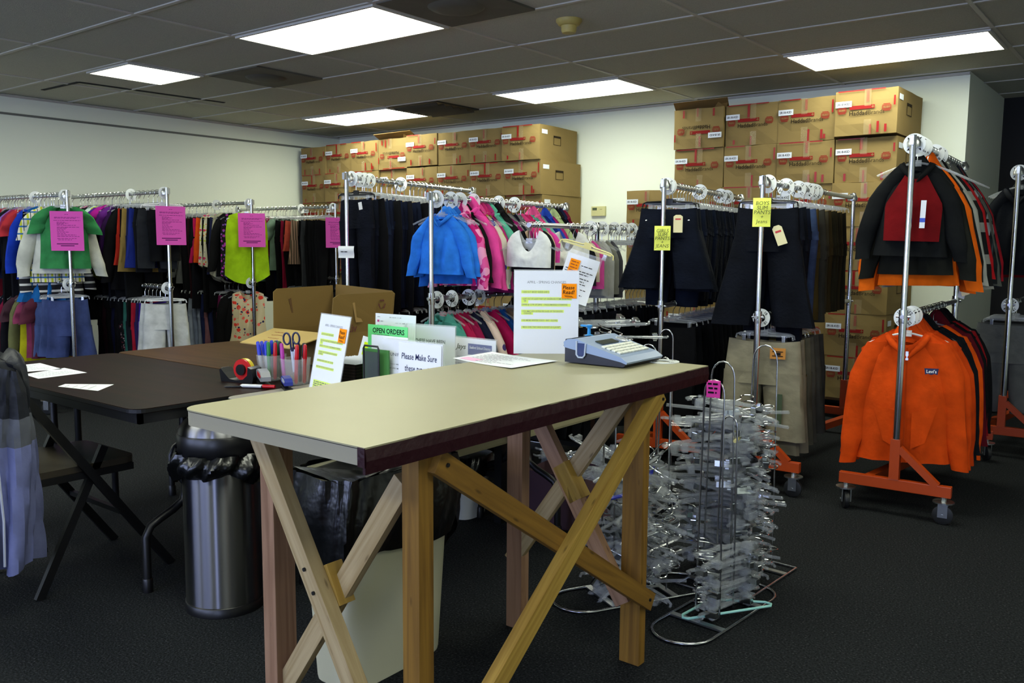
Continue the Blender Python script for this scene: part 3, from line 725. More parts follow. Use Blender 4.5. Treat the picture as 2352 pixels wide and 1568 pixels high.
# --- green-tee rack
hang('R1', 'upper', [('tee', '3A8C50', 'green', dict(yaw=1.0, s=.94, d=.07)), ('hoodie', 'D2D4C6', 'off-white', dict(hood=False, s=1.22, yaw=1.05, d=.14)), ('tee', plaid1, 'yellow plaid', dict(yaw=1.25, d=.21, sz=1.15)),
    ('longtee', stripeBW, 'striped', dict(sz=1.25, s=1., yaw=1.25, d=.25)), ('dress', '1D64A8', 'bright blue', dict(sz=1.0, yaw=1.3, d=.30)), ('longtee', '1C3FB8', 'royal blue', dict(d=.42)), ('pants', '1E2418', 'dark olive'), ('tee', 'C0363C', 'coral red'),
    ('tee', '9C2A50', 'raspberry'), ('tee', '9A6CC4', 'lavender'), ('tee', '17191F', 'black'), ('shorts', 'A08A5C', 'tan', dict(dz=-.1)), ('longtee', NVY, 'navy'), ('tee', 'B22038', 'crimson'), ('pants', '5C0E1C', 'maroon'), ('tee', 'E03048', 'bright red'),
    ('tee', 'D8406C', 'rose'), ('longtee', '3A1030', 'plum'), ('tee', 'A81828', 'cherry red'), ('longtee', '6A1024', 'wine red'), ('tee', 'C84878', 'dusty rose'), ('longtee', BLK, 'black')], step=.05)
hang('R1', 'lower', [('shorts', 'd:3C4874', 'blue denim', dict(sz=1.3, s=.92, yaw=.95, d=.07)), ('shorts', 'd:44527E', 'washed denim', dict(sz=1.3, yaw=1.1, s=.9, d=.16)), ('shorts', 'd:4E5E8C', 'light denim', dict(sz=1.3, yaw=1.2, d=.24)), ('tee', '5A2A3A', 'rosewood', dict(d=.32)), ('tee', '8A3A58', 'dusky pink'), ('tank', 'B8B41C', 'mustard yellow'), ('pants', '7C2E4C', 'mauve'),
    ('longtee', '6E7048', 'sage'), ('tee', '4A3038', 'brown floral'), ('longtee', '14141A', 'black'), ('longtee', '7A1636', 'dark pink'), ('longtee', '101522', 'ink blue'), ('longtee', '2E5F50', 'teal'), ('longtee', 'C41C34', 'scarlet'), ('longtee', '2A2C22', 'dark khaki'), ('longtee', BLK, 'black')], step=.065)
# --- black-trouser rack
hang('R2', 'upper', [('pants', '0E0F10', 'black', dict(s=.76, sz=.54, hm=WHH, yaw=1.1, d=.07)), ('pants', '26282A', 'charcoal', dict(sz=.62, yaw=1.2, d=.13)), ('pants', '141517', 'soft black', dict(sz=.66, yaw=1.3, d=.19)), ('shorts', '1C2A78', 'navy blue', dict(sz=1.35, d=.26)), ('shorts', '1A2048', 'dark navy', dict(sz=1.35)), ('shorts', 'A08444', 'khaki', dict(sz=1.45)), ('shorts', 'C2301C', 'red-orange', dict(sz=1.3)),
    ('longtee', '0E0E10', 'black', dict(sz=1.2)), ('longtee', '33134A', 'deep purple', dict(sz=1.1)), ('tee', '5C1E7A', 'purple'), ('longtee', '2C0E26', 'aubergine'), ('tee', 'A81890', 'magenta'), ('tee', '5A2090', 'violet'), ('tank', 'C2CC24', 'yellow-green'), ('tee', 'CFE8E4', 'pale aqua'), ('tee', '1E1B22', 'black'),
    ('tee', 'D890B0', 'pale pink'), ('longtee', '14141A', 'ink black'), ('tee', '2C6A3C', 'leaf green'), ('tee', '701E58', 'berry'), ('longtee', BLK, 'jet black')], step=.06)
hang('R2', 'lower', [('shortpants', 'C9CBC6', 'white', dict(s=.92, sz=.86, hm=WHH, yaw=1.05, d=.07)), ('shortpants', 'BFC2BE', 'off-white', dict(s=.9, sz=.84, yaw=1.25, d=.14)), ('folded', '6C6E70', 'grey'), ('folded', '32187A', 'indigo'), ('folded', '281C48', 'dark purple'), ('folded', 'A01A2C', 'red'), ('folded', '14161C', 'black'), ('folded', '2E6456', 'teal green'), ('folded', dotsB, 'black speckled'), ('folded', '121216', 'black'), ('folded', '181C3C', 'navy'),
    ('folded', '121214', 'soft black'), ('folded', '2A1420', 'dark plum'), ('folded', '101014', 'jet black')], step=.06)
# --- lime-top rack
hang('R3', 'upper', [('tank', 'A8D21C', 'lime green', dict(s=1.0, sz=1.0, yaw=.85, d=.07)), ('tank', floralP, 'purple print', dict(d=.22)), ('longtee', '141416', 'black'), ('tank', 'C2BFA2', 'cream print'), ('shorts', '24284C', 'navy', dict(sz=1.5)), ('tank', floralM, 'multicolour floral', dict(sz=.85)), ('tank', floralM, 'bright floral', dict(sz=.85)), ('shorts', 'EE5A1C', 'orange', dict(sz=1.2)), ('shorts', 'D01E62', 'hot pink', dict(sz=1.2)),
    ('pants', '141416', 'black'), ('pants', '30141C', 'dark maroon'), ('pants', '121316', 'black'), ('longtee', '5C5E5E', 'mid grey', dict(sz=1.15)), ('pants', '17181A', 'black'), ('longtee', '1B5A9A', 'blue'), ('pants', '111214', 'jet black'), ('tee', '50205A', 'purple'), ('longtee', '16161A', 'soft black'), ('tee', '2A5C34', 'green'), ('longtee', '121214', 'coal black')], step=.058)
hang('R3', 'lower', [('dress', floralR, 'coral floral', dict(sz=.80, s=.95, yaw=.75, d=.08)), ('bighoodie', '0C0C0E', 'black', dict(hood=False, s=.8, d=.22)), ('folded', 'B8206C', 'magenta'), ('folded', '6C1A48', 'dark magenta'), ('folded', '16161A', 'black'), ('folded', '20284C', 'navy'), ('folded', '8C6068', 'dusty pink'), ('folded', '1E264C', 'ink navy'), ('folded', '8A94A8', 'pale denim'), ('folded', '7C88A0', 'light denim'), ('folded', '98A2B4', 'bleached denim'), ('folded', '8690A4', 'faded denim'), ('folded', 'A0A8B4', 'silver grey'), ('folded', 'B8BCC0', 'light grey')], step=.065)
# --- leggings rack
hang('R4', 'upper', [('leggings', '0E0E10', 'black', dict(yaw=1.2)), ('leggings', '111113', 'dense black', dict(sz=1.1, yaw=1.3)), ('leggings', '0D0D0F', 'jet black'), ('leggings', '121214', 'soft black'), ('leggings', '0F0F11', 'coal black'), ('leggings', '3A3C40', 'charcoal', dict(sz=1.15)), ('leggings', '0E0E10', 'ink black'), ('shorts', stripeT, 'tan striped', dict(sz=1.3)), ('leggings', '101012', 'matte black'), ('shorts', 'E0604C', 'coral', dict(sz=.9)), ('leggings', stripeT, 'brown striped'), ('leggings', 'A01C40', 'crimson'), ('leggings', '151B38', 'navy'), ('tee', '7E9A86', 'sage green', dict(sz=1.1)), ('leggings', '161C36', 'dark navy'), ('tee', '7A1638', 'burgundy', dict(sz=1.1)), ('tee', 'C07C84', 'dusty pink'), ('longtee', '4A6C5C', 'dull green', dict(sz=1.2)), ('tank', 'A4CC20', 'lime', dict(sz=1.2)), ('tee', '48308C', 'violet'), ('longtee', '101012', 'black')], step=.055)
hang('R4', 'lower', [('folded', '101013', 'black'), ('folded', '16181F', 'charcoal'), ('folded', '121218', 'jet black'), ('folded', '1A1A20', 'dark grey'), ('folded', '101014', 'coal black'), ('folded', '15151B', 'soft black')], step=.09)
# --- dark-jeans rack
shade = ['10131C', '121724', '1A2440', '1C2740', '161E34', '121A30', '141C34', '11182C', '151D36', '131B32', '182036', '10172A', '141B30', '0E1424', '12192E', '161D34', '10162A', '131A30', '0F1528', '141B32', '10162A', '12182C', '0F1426', '11172A']
shw = ['blue-black', 'black denim', 'mid blue', 'dark washed', 'indigo', 'dark indigo', 'deep blue', 'ink blue']
hang('R5', 'upper', [('jeans', c, shw[i] if i < 8 else 'dark indigo', dict(s=.80 if i else .84, sz=(.80 if i == 0 else .98) if i < 4 else .80, tag=(1 if i in (0, 3, 9) else 0), tz=-.03, hm=BLKH if i == 0 else None)) for i, c in enumerate(shade)], step=.052)
hang('R5', 'lower', [('pants', '0C0D10', 'black', dict(sz=.8)), ('pants', '101114', 'soft black', dict(sz=.8)), ('pants', '0E0F12', 'jet black', dict(sz=.8)), ('pants', '14161A', 'coal black', dict(sz=.8)), ('pants', '10141E', 'ink black', dict(sz=.8))], step=.08)
bare('R5', 'lower', 16, .5, .035)
# --- blue-hoodie rack
hang('R6', 'upper', [('hoodie', '2E7FE8', 'royal blue', dict(yaw=.28, s=.98, sz=.86, d=.085)), ('hoodie', '2E7FE8', 'royal blue', dict(yaw=.24, s=.98, sz=.86, d=.125)), ('hoodie', '2468C8', 'deep blue', dict(d=.165, yaw=.2, step=.06)), ('hoodie', camoP, 'pink camouflage', dict(yaw=-.15)), ('hoodie', '121214', 'black', dict(s=.9)), ('hoodie', 'F04CA6', 'hot pink', dict(dz=.03, sz=1.05, tag=1, step=.06)), ('hoodie', 'E04A98', 'bright pink', dict()), ('hoodie', flowW, 'white flower-print', dict(hoodc='C22870', tag=1, tz=-.3)), ('hoodie', 'B42C78', 'magenta'), ('hoodie', '62BFA4', 'mint green'), ('hoodie', '141416', 'black', dict(dz=.02)),
    ('longtee', '8C1A64', 'plum pink', dict(sz=.8)), ('hoodie', '8A8C8E', 'grey', dict(hood=False)), ('hoodie', '1A1E2E', 'navy', dict(hood=False)), ('hoodie', dotsG, 'grey spotted', dict(hood=False, sz=1.2)), ('hoodie', 'E8458C', 'rose pink', dict(hood=False)), ('hoodie', dotsP, 'pink spotted', dict(hood=False)), ('hoodie', '5AB49C', 'sea green', dict(hood=False)), ('hoodie', 'F05C9C', 'candy pink', dict(dz=.01)), ('hoodie', '86CCC8', 'pale aqua', dict(hood=False)), ('hoodie', '1C2C84', 'cobalt', dict(hood=False)), ('hoodie', '2A50C8', 'bright blue', dict()), ('hoodie', 'C02C80', 'fuchsia', dict(hood=False)), ('hoodie', 'C8DCA0', 'pale lime'), ('hoodie', '141418', 'black', dict()), ('hoodie', '1C2448', 'dark navy', dict()), ('hoodie', '861A3C', 'maroon')], step=.044)
hang('R6', 'lower', [('hoodie', '4E9C90', 'teal', dict(hood=False)), ('hoodie', 'B41C50', 'raspberry', dict(s=1.05, hood=False)), ('hoodie', '98184C', 'dark pink', dict(hood=False)), ('hoodie', '1A1E38', 'navy', dict(hood=False, step=.07)), ('hoodie', starC, 'cream star-print', dict(hood=False, s=1.1, step=.10)), ('hoodie', 'C41A60', 'magenta', dict(hood=False, s=1.15, step=.09)), ('hoodie', '1C58B0', 'blue', dict(hood=False, s=1.15)), ('hoodie', '8C7464', 'taupe', dict(hood=False, step=.09)), ('bighoodie', '0B0B0D', 'black', dict(s=.95)), ('bighoodie', '0E0E11', 'jet black', dict(s=.95)), ('hoodie', 'C0B82A', 'mustard', dict(hood=False, s=1.15)), ('bighoodie', '101013', 'soft black', dict(s=.9)), ('hoodie', '3A3C42', 'charcoal', dict(s=1.1))], step=.075)
# --- bra-top rack
hang('R7', 'upper', [('bra', 'E6E8E4', 'white', dict(s=.84, sz=.98, yaw=.25, d=.02, dz=.05)), ('bra', '18181B', 'black', dict(s=.84, sz=1.12, yaw=.2, d=.06, dz=.05)), ('bra', 'C2A88C', 'beige', dict(s=.84, sz=1.06, d=.09, dz=.05)), ('bra', 'D8409C', 'pink', dict(s=.85, d=.125, dz=.05)), ('bra', 'E0E2DE', 'white', dict(s=.84, sz=.98, yaw=.25, d=.42, dz=.05)), ('bra', '16161A', 'soft black', dict(sz=1.3, step=.04)), ('bra', 'C8B8A4', 'sand', dict(sz=1.2)), ('bra', 'D850A0', 'rose pink', dict(sz=1.4)), ('bra', '9C9C96', 'light grey', dict(sz=1.6, tag=1)), ('bra', 'B8B8B4', 'pale grey', dict(sz=1.7, tag=1)), ('bra', '8C8C80', 'stone grey', dict(sz=1.6, tag=2)), ('bra', '54545A', 'dark grey', dict(sz=1.7))], step=.055, yawj=.08)
bare('R7', 'upper', 15, .88, .034)
fill_low = [('pants', ['0C0E14', '0F1119', '0D0F15'][i % 3], ['black', 'navy-black', 'coal black'][i % 3], dict(s=1.15, sz=1.0)) for i in range(11)]
hang('R7', 'lower', fill_low, start=.12, step=.085)
hang('R7', 'lower', [('leggings', '0E1018', 'black'), ('leggings', '10131E', 'navy'), ('leggings', '11141F', 'dark navy'), ('leggings', '0E1019', 'ink'), ('leggings', '10121C', 'blue-black'), ('leggings', '12151F', 'midnight'), ('leggings', '0D0F17', 'jet black'), ('leggings', '11131B', 'coal')], start=1.06, step=.05)
hang('R7', 'lower', [('shorts', '5A2A9A', 'purple', dict(s=.8)), ('shorts', '6C6660', 'taupe', dict(s=.8)), ('leggings', '101219', 'dull black')], start=.2, step=.09)
# --- girls-pants rack
hang('R8', 'upper', [('wide' if i < 2 else 'jeans', ['0F1420', '10151F', '11182A', '0D1019'][i % 4], ['dark indigo', 'blue-black', 'deep indigo', 'near-black'][i % 4], dict(s=1.08, sz=(.72 if i < 2 else .60) + .02*(i % 3), sy=1.3, yaw=(.22 if i < 2 else gr.uniform(-.1, .1)), d=(.085, .14)[i] if i < 2 else .12+.05*i, hm=BLKH if i in (0, 1) else None, tag=(1 if i in (3, 9) else 0), tx=-.1, tz=-.1)) for i in range(26)], step=.05)
hang('R8', 'lower', [('pants', ['0C0D11', '0E1015', '0D0F13', '101217'][i % 4], ['black', 'jet black', 'coal black', 'ink black'][i % 4]) for i in range(12)] + [('leggings', '5A1420', 'dark red')], start=.2, step=.10)
# --- boys-pants rack
hang('R9', 'upper', [('wide', '0D1018', 'black denim', dict(s=1.05, sz=.98, sy=1.0, yaw=.18, hm=BLKH, d=.085)), ('jeans', '10141E', 'dark denim', dict(s=1.08, sz=.70)), ('jeans', '0E121B', 'ink denim', dict(s=1.08, sz=.98, step=.06)), ('jeans', '141B2C', 'indigo', dict(s=1.05, sz=.7, step=.12)), ('jeans', '3C4E74', 'faded blue', dict(s=1.0, sz=.72, step=.09)), ('folded', '4A3F20', 'olive brown', dict(s=1.3, sz=1.25, step=.10)), ('folded', '3A3A34', 'dark grey', dict(s=1.3, sz=1.3, step=.07)), ('folded', '4A4636', 'drab green', dict(s=1.25, sz=1.2, step=.07)), ('folded', '3E341C', 'bronze', dict(s=1.25, sz=1.2)), ('folded', '2C2A1C', 'dark olive', dict(s=1.25, sz=1.2)), ('folded', '33301E', 'moss', dict(s=1.25, sz=1.2)), ('folded', '2A261A', 'umber', dict(s=1.25, sz=1.2)), ('folded', '38321E', 'brown', dict(s=1.2, sz=1.2)), ('folded', '26241A', 'dark brown', dict(s=1.2, sz=1.2))], start=.10, step=.06)
hang('R9', 'lower', [('shortpants', '8A8470', 'khaki', dict(s=1.18, sz=1.0, sy=1.2, yaw=.06)), ('shortpants', '7C7664', 'stone', dict(s=1.14)), ('shortpants', '857E6A', 'beige', dict(s=1.14)), ('shortpants', '8A7430', 'mustard', dict(s=1.1, step=.08)), ('shortpants', '5C5A4C', 'olive grey', dict(s=1.1)), ('shortpants', '54524A', 'drab grey', dict(s=1.1, step=.1)), ('shortpants', '4C4A44', 'slate', dict(s=1.05, step=.1)), ('shortpants', '3C3B38', 'dark slate', dict(s=1.05))], start=.10, step=.05)
# --- raglan-hoodie rack
hang('R10', 'upper', [('hoodie', '131516', 'black and red raglan', dict(s=1.26, sz=1.06, sy=1.1, yaw=.18, d=.115)), ('hoodie', '1B1C17', 'black-olive', dict(s=1.32, sz=1.27, sy=1.0, d=.17, hood=False)), ('hoodie', 'EE6A10', 'bright orange', dict(s=1.40, sz=1.40, hood=False, yaw=.15, d=.23)), ('hoodie', 'E8620C', 'orange', dict(s=1.36, sz=1.36, hood=False)), ('hoodie', 'D85A0C', 'dark orange', dict(s=1.32, sz=1.40)), ('hoodie', '1A1C1C', 'charcoal', dict(s=1.3, sz=1.3, step=.08)), ('hoodie', 'AEB0A8', 'light grey', dict(s=1.36, sz=1.35, step=.1, tag=2, tx=.15, tz=-.40)), ('hoodie', '16171A', 'black', dict(s=1.3, sz=1.4)), ('hoodie', stripeG, 'grey and black striped', dict(hoodc='7A7C72', s=1.38, sz=1.4, step=.1)), ('hoodie', '8C8E84', 'mid grey', dict(hood=False, s=1.3, sz=1.4, tag=1, tx=.15, tz=-.40)), ('hoodie', 'B81C22', 'red', dict(s=1.3, sz=1.3, hood=False, step=.09)), ('hoodie', plaidD, 'dark plaid', dict(s=1.36, sz=1.35, hood=False)), ('hoodie', '5C5E58', 'steel grey', dict(s=1.36, sz=1.4)), ('hoodie', plaidD, 'blue-grey plaid', dict(s=1.36, sz=1.4, hood=False, step=.08)), ('hoodie', '171C28', 'dark navy', dict(s=1.36, sz=1.4)), ('hoodie', 'A01C28', 'crimson', dict(s=1.3, sz=1.35)), ('hoodie', '14151A', 'soft black', dict(s=1.3, sz=1.35))], start=.10, step=.065)
RAG = next(o for o in it_obj if o['label'].startswith('black and red raglan'))
hang('R10', 'lower', [('bighoodie', 'D94A0C', 'orange zip', dict(s=.97, sz=1.0, sy=1.1, yaw=.22, hm=WHH, d=.115)), ('bighoodie', 'D6480C', 'orange', dict(s=.98, sz=1.0, yaw=.14, hm=WHH, d=.18)), ('bighoodie', 'D2440A', 'deep orange', dict(s=1.0, yaw=.08, hm=WHH)), ('bighoodie', 'CC420A', 'burnt orange', dict(s=1.0, hm=WHH, step=.09)), ('bighoodie', '12161C', 'navy black', dict(s=1.0, step=.08)), ('bighoodie', '10141A', 'dark navy', dict(s=1.0, step=.08)), ('bighoodie', '14181E', 'ink navy', dict(s=.98, hood=False, step=.1)), ('bighoodie', 'E8560E', 'vivid orange', dict(s=1.0, sz=1.05, hood=False, step=.12)), ('bighoodie', '5C0F1C', 'maroon', dict(s=.98, step=.1)), ('bighoodie', '0F1114', 'black', dict(s=.95, step=.1)), ('bighoodie', '8C141C', 'dark red', dict(s=.95, hood=False)), ('bighoodie', '0E1013', 'jet black', dict(s=.95))], start=.09, step=.06)
ORZ = next(o for o in it_obj if o['label'].startswith('orange zip'))
BLU = next(o for o in it_obj if o['label'].startswith('royal blue'))
# --- grey-trouser rack
hang('R11', 'upper', [('hoodie', '12151C', 'dark navy', dict(s=1.3, sz=1.3)), ('hoodie', '10131A', 'black', dict(s=1.3, sz=1.3)), ('hoodie', '8C1822', 'red', dict(s=1.1, sz=1.35, hood=False)), ('hoodie', '14181F', 'ink navy', dict(s=1.3, sz=1.3)), ('hoodie', '101218', 'jet black', dict(s=1.1, sz=1.3))], start=.12, step=.1)
hang('R11', 'lower', [('shortpants', '66686A', 'mid grey', dict(s=1.15, sz=1.05)), ('shortpants', '5A5C5E', 'grey', dict(s=1.1)), ('shortpants', '48494C', 'charcoal', dict(s=1.1)), ('shortpants', '1A1B1E', 'black', dict(s=1.1))], start=.12, step=.09)
fill_dark('R1', 9, .36, .13, 1); fill_dark('R2', 9, .40, .13, 2); fill_dark('R3', 9, .40, .13, 3); fill_dark('R4', 6, .6, .15, 4); fill_dark('R5', 8, .17, .16, 5)
# size rings
rings('R5', 'upper', [(.045, 0), (.12, 6), (.17, 8), (.22, 10), (.55, 12)])
rings('R6', 'upper', [(.04, 0), (.16, 8), (.24, 0), (.36, 10), (.60, 12), (.76, 14)])
rings('R6', 'lower', [(.045, 10), (.17, 12), (.32, 14), (.42, 16)])
rings('R7', 'upper', [(.66, 12), (.80, 16), (.95, 18), (1.08, 20), (1.18, 20)])
rings('R8', 'upper', [(.05, 7), (.075, 7), (.62, 12), (1.05, 14), (1.2, 16)])
rings('R9', 'upper', [(.07, 7), (.34, 10), (.54, 12), (.68, 14), (.78, 16), (.84, 16)])
rings('R9', 'lower', [(.05, 18)])
rings('R10', 'upper', [(.028, 4), (.13, 5), (.20, 6), (.52, 8), (.62, 10)])
rings('R10', 'lower', [(.03, 12), (.13, 14), (.20, 14)])
rings('R11', 'upper', [(.03, 4)]); rings('R11', 'lower', [(.03, 14)])
for k in ('R1', 'R2', 'R3', 'R4'): rings(k, 'upper', [(.035, 0), (.5, 0)])
rings('R1', 'lower', [(.04, 0)]); rings('R2', 'lower', [(.04, 0)]); rings('R3', 'lower', [(.04, 0)])
# --- extra parts on the hoodies that stand in front
def torso_front(w, L, dep, sd=.05, waist=.04):
    """depth of the front sheet at (x, z), roughly as torso() lays it"""
    def y(x, z):
        t = min(1, max(.02, -z/L)); u = min(.999, abs(x)/(w/2)); return -dep*((1-u**2.4)**.6)*(.30+.7*min(1, t*2.2))
    return y
fy = torso_front(.29, .40, .048)
def patch(name, pts_fn, m, parent, off=.008, nu=10, nv=10, f=None):
    g = f or fy
    def fn(a, b): x, z = pts_fn(a, b); return (x, g(x, z)-off, z)
    return MB().grid(fn, nu, nv).build(name, m, parent, smooth=True)
REDR = cloth('6C0B10'); ZIP = mat('zip_metal', (.7, .7, .68), rough=.3, metal=1)
patch('chest_panel', lambda a, b: ((2*a-1)*((.045+.075*min(1, b*2.2)) if b < .46 else .12-.006*(b-.46)), -.055-.28*b-.02*(1-abs(2*a-1))*(1-b)), REDR, RAG, .013, 14, 14)
MB().box((.03, -.085, -.28), (.052, -.083, -.165)).box((.03, -.0855, -.28), (.052, -.0852, -.26)).build('size_sticker', mat('sticker_white', 'E8EAEE', rough=.4), RAG)
MB().box((.03, -.0862, -.255), (.052, -.0856, -.238)).build('sticker_band', mat('sticker_blue', '2C4CC0', rough=.4), RAG)
fb = torso_front(.40, .60, .06)
OR = cloth('D94A0C'); ORD_ = cloth('B83C0A')
MB().grid(lambda a, b: (.004*(2*a-1), fb(0, -.07-.5*b)-.012, -.07-.5*b), 1, 16).build('zipper', ORD_, ORZ)
MB().box((-.006, -.05, -.125), (.006, -.045, -.085)).build('zipper_pull', ZIP, ORZ)
for s in (-1, 1):
    patch('pocket', lambda a, b: (s*(.03+.11*a-.05*b*a), -.36-.17*b+.03*a), OR, ORZ, .010, 6, 6, fb)
LOGO = mat('logo_navy', '1A2050', rough=.7)
o = MB().prism([(.075, -.155), (.135, -.155), (.131, -.183), (.118, -.179), (.105, -.184), (.092, -.179), (.079, -.183)], -.078, -.072, 'Y').build('logo_patch', LOGO, ORZ)
text("Levi's", .020, mat('white_stitch', 'E8E8E8'), o, .105, -.175, -.0785, bold=.02, align='CENTER')
BL = cloth('2E7FE8'); BL2 = cloth('2468C8')
MB().grid(lambda a, b: (.004*(2*a-1), fy(0, -.05-.36*b)-.010, -.05-.36*b), 1, 12).build('zipper', BL2, BLU)
for s in (-1, 1): patch('pocket', lambda a, b: (s*(.02+.10*a-.04*b*a), -.26-.12*b+.02*a), BL, BLU, .009, 6, 6)
# brown waist patch, stickers on the khaki pair; hang tags on the dark pairs
KH = next(o for o in it_obj if o['label'].startswith('khaki capri'))
p = MB().box((.04, -.042, -.085), (.105, -.040, -.03)).build('waist_patch', mat('leather_patch', 'B87A2C', rough=.7), KH)
MB().box((.05, -.0435, -.05), (.095, -.042, -.046)).box((.05, -.0435, -.072), (.095, -.042, -.068)).box((.06, -.0435, -.066), (.085, -.042, -.053)).build('patch_print', INK, p)
MB().box((.075, -.045, -.42), (.10, -.043, -.26)).build('size_sticker', mat('sticker_green', '3C4A30', rough=.4), KH)
GJ = next(o for o in it_obj if 'front garment' in o['label'] and 'girls-pants' in o['label'])
BJ = next(o for o in it_obj if 'front garment' in o['label'] and 'boys-pants' in o['label'] and 'upper' in o['label'])
TAGC = mat('buff_tag', 'D6CDA0', rough=.7); TAGR = mat('tag_red', 'B83038', rough=.7)
def hangtag(parent, x, z, w, h, rot, m=TAGC, y=-.06):
    t = MB().prism([(-w/2, -h), (w/2, -h), (w/2, -.012), (w/4, 0), (-w/4, 0), (-w/2, -.012)], -.001, .001, 'Y').build('hang_tag', m, parent, loc=(x, y, z), rot=(0, rot, 0))
    MB().box((-w*.3, -.002, -.036), (w*.3, -.0012, -.026)).build('tag_print', TAGR, t); return t
hangtag(GJ, .055, -.05, .045, .13, 0); hangtag(BJ, .05, -.09, .045, .10, -.35)
RIV = mat('rivet', (.8, .8, .78), rough=.25, metal=1)
for x in (-.105, .105): MB().lathe([(.006, 0), (.005, .003), (.001, .004)], 10, Matrix.Translation((x, -.045, -.09)) @ Matrix.Rotation(PI/2, 4, 'X')).build('rivet', RIV, GJ)
# notices tied to the poles ------------------------------------------------
def lines_mesh(w, rows, seed, m, th=.0022):
    r = random.Random(seed); mb = MB()
    for (z, x0, x1) in rows:
        x = x0
        while x < x1:
            L = r.uniform(.008, .026); mb.quad(x, z, min(x1, x+L), z+th, -.0012); x += L+.004
    return mb.mesh('text_lines', mats=[m])
PK = [(.255, -.012, .012), (.235, -.08, .085), (.228, -.08, .06), (.212, -.085, .09), (.2, -.065, -.01), (.193, -.065, .01), (.186, -.065, -.02), (.179, -.065, .06), (.165, -.065, .08), (.158, -.065, .0), (.15, -.065, -.01), (.14, -.065, -.02), (.13, -.065, .01), (.12, -.065, -.01), (.11, -.065, .06), (.1, -.065, .08), (.085, -.065, .06), (.075, -.06, .03)]
PKM = lines_mesh(.2, PK, 1, INKPINK, .003); PKB = MB().quad(-.07, .045, .07, .052, -.0012).quad(-.045, .032, .045, .039, -.0012).mesh('bold_lines', mats=[INKPINK])
def pink_notice(px, x, y, ztop, label, yaw):
    t = thing('pink_notice', label, 'notice', (x, y, ztop-.279), yaw)
    MB().box((-.108, -.0008, 0), (.108, .0008, .279)).build('sheet', PINKPAPER, t); put('text_lines', PKM, t); put('bold_lines', PKB, t)
NY = math.radians(52)
for k, (px, yaw) in {'R1': (150, NY), 'R2': (394, NY+.5), 'R3': (587, NY), 'R4': (775, NY+.2)}.items():
    R = RACKS[k]; zt = {'R1': 1.445, 'R2': 1.49, 'R3': 1.475, 'R4': 1.47}[k]
    n = Vector((math.sin(yaw), -math.cos(yaw), 0))
    pink_notice(px, R['p'].x+n.x*.055, R['p'].y+n.y*.055, zt, f'pink printed notice taped to the pole of the {R["name"]}', yaw)
# --- yellow notes
YN = mat('yellow_note', 'E2E86A', rough=.8, spec=.1)
def pole_note(key, z0, z1, w, label, words, dx=0, yaw=.45, m=YN, size=.026):
    R = RACKS[key]; t = thing('pole_note', label, 'note', (R['p'].x+.018*math.sin(yaw)+dx, R['p'].y-.02, z0), yaw); h = z1-z0
    MB().grid(lambda a, b: (w*(a-.5), -.004+.012*abs(a-.5)**1.5*2+.003*math.sin(7*b), h*b), 8, 8).build('paper_slip', m, t, smooth=True)
    for i, wd in enumerate(words): text(wd, size, mat('pencil_green', '3E4A28', rough=.9), t, 0, h-.035-i*(h-.03)/len(words), -.013, name='handwriting', align='CENTER', shear=.12)
    return t
pole_note('R8', 1.205, 1.335, .085, 'yellow handwritten note about girls pants on the front pole', ['GIRLS', 'SLIM', 'PANTS', '+', 'JEANS'])
pole_note('R9', 1.325, 1.465, .085, 'yellow handwritten note about boys pants on the front pole', ['BOYS', 'SLIM', 'PANTS', '+', 'Jeans'])
R5N = pole_note('R5', 1.145, 1.215, .10, 'white cloth label wrapped on the pole of the dark-jeans rack', [], m=mat('white_slip', 'E4E6E2'))
put('text_lines', lines_mesh(.1, [(.034, -.03, .012)], 5, INK, .005), R5N, loc=(0, -.006, 0))
# ================================================================== workbench
BT = .865
LAM = mat('cream_laminate', '989374', rough=.42, spec=.45, noise=(5, .03))
LAMEDGE = mat('laminate_edge', '99937C', rough=.5, spec=.35); MAROON = mat('maroon_tape', '2A0B13', rough=.4, spec=.4, bump=(40, .3)); DKLINE = mat('dark_joint', '241A18', rough=.8)
PINE_A = wood('pine_amber', '98702C', '6F4E1E', 'Z'); PINE_P = wood('pine_pink', 'B08A6C', '8A664C', 'Z'); PINE_L = wood('pine_light', 'C2AC80', '9C8254', 'Z'); PINE_Y = wood('pine_yellow', 'BE9A48', '93702C', 'Z')
BX0, BX1, BY0, BY1 = -1.755, -1.148, 1.045, 2.455
t = thing('workbench', 'cream laminate workbench with maroon taped edge on braced pine legs', 'workbench', (0, 0, 0))
def rect_round(x0, y0, x1, y1, r, n=8):
    """rounded only at (x0,y0)"""
    P = [(x1, y0), (x1, y1), (x0, y1)]
    for k in range(n+1): a = PI+k/n*PI/2; P.append((x0+r+r*math.cos(a), y0+r+r*math.sin(a)))
    return P
MB().prism(rect_round(BX0, BY0, BX1, BY1, .05), BT-.003, BT).build('tabletop', LAM, t)
MB().prism(rect_round(BX0+.002, BY0+.002, BX1-.002, BY1-.002, .048), BT-.036, BT-.0045).build('table_core', LAMEDGE, t)
MB().prism(rect_round(BX0+.0005, BY0+.0005, BX1-.0005, BY1-.0005, .05), BT-.0046, BT-.003).build('edge_joint', DKLINE, t)
rE = random.Random(4); mb = MB()
N = 60
zs = [BT-.0015+rE.uniform(-.003, .001) for _ in range(N+1)]
for i in range(N):
    y0, y1 = BY0+(BY1-BY0)*i/N, BY0+(BY1-BY0)*(i+1)/N
    mb.add([(BX1+.001, y0, BT-.05), (BX1+.004, y0, BT-.025), (BX1+.001, y0, zs[i]), (BX1+.001, y1, BT-.05), (BX1+.004, y1, BT-.025), (BX1+.001, y1, zs[i+1])], [(0, 3, 4, 1), (1, 4, 5, 2)])
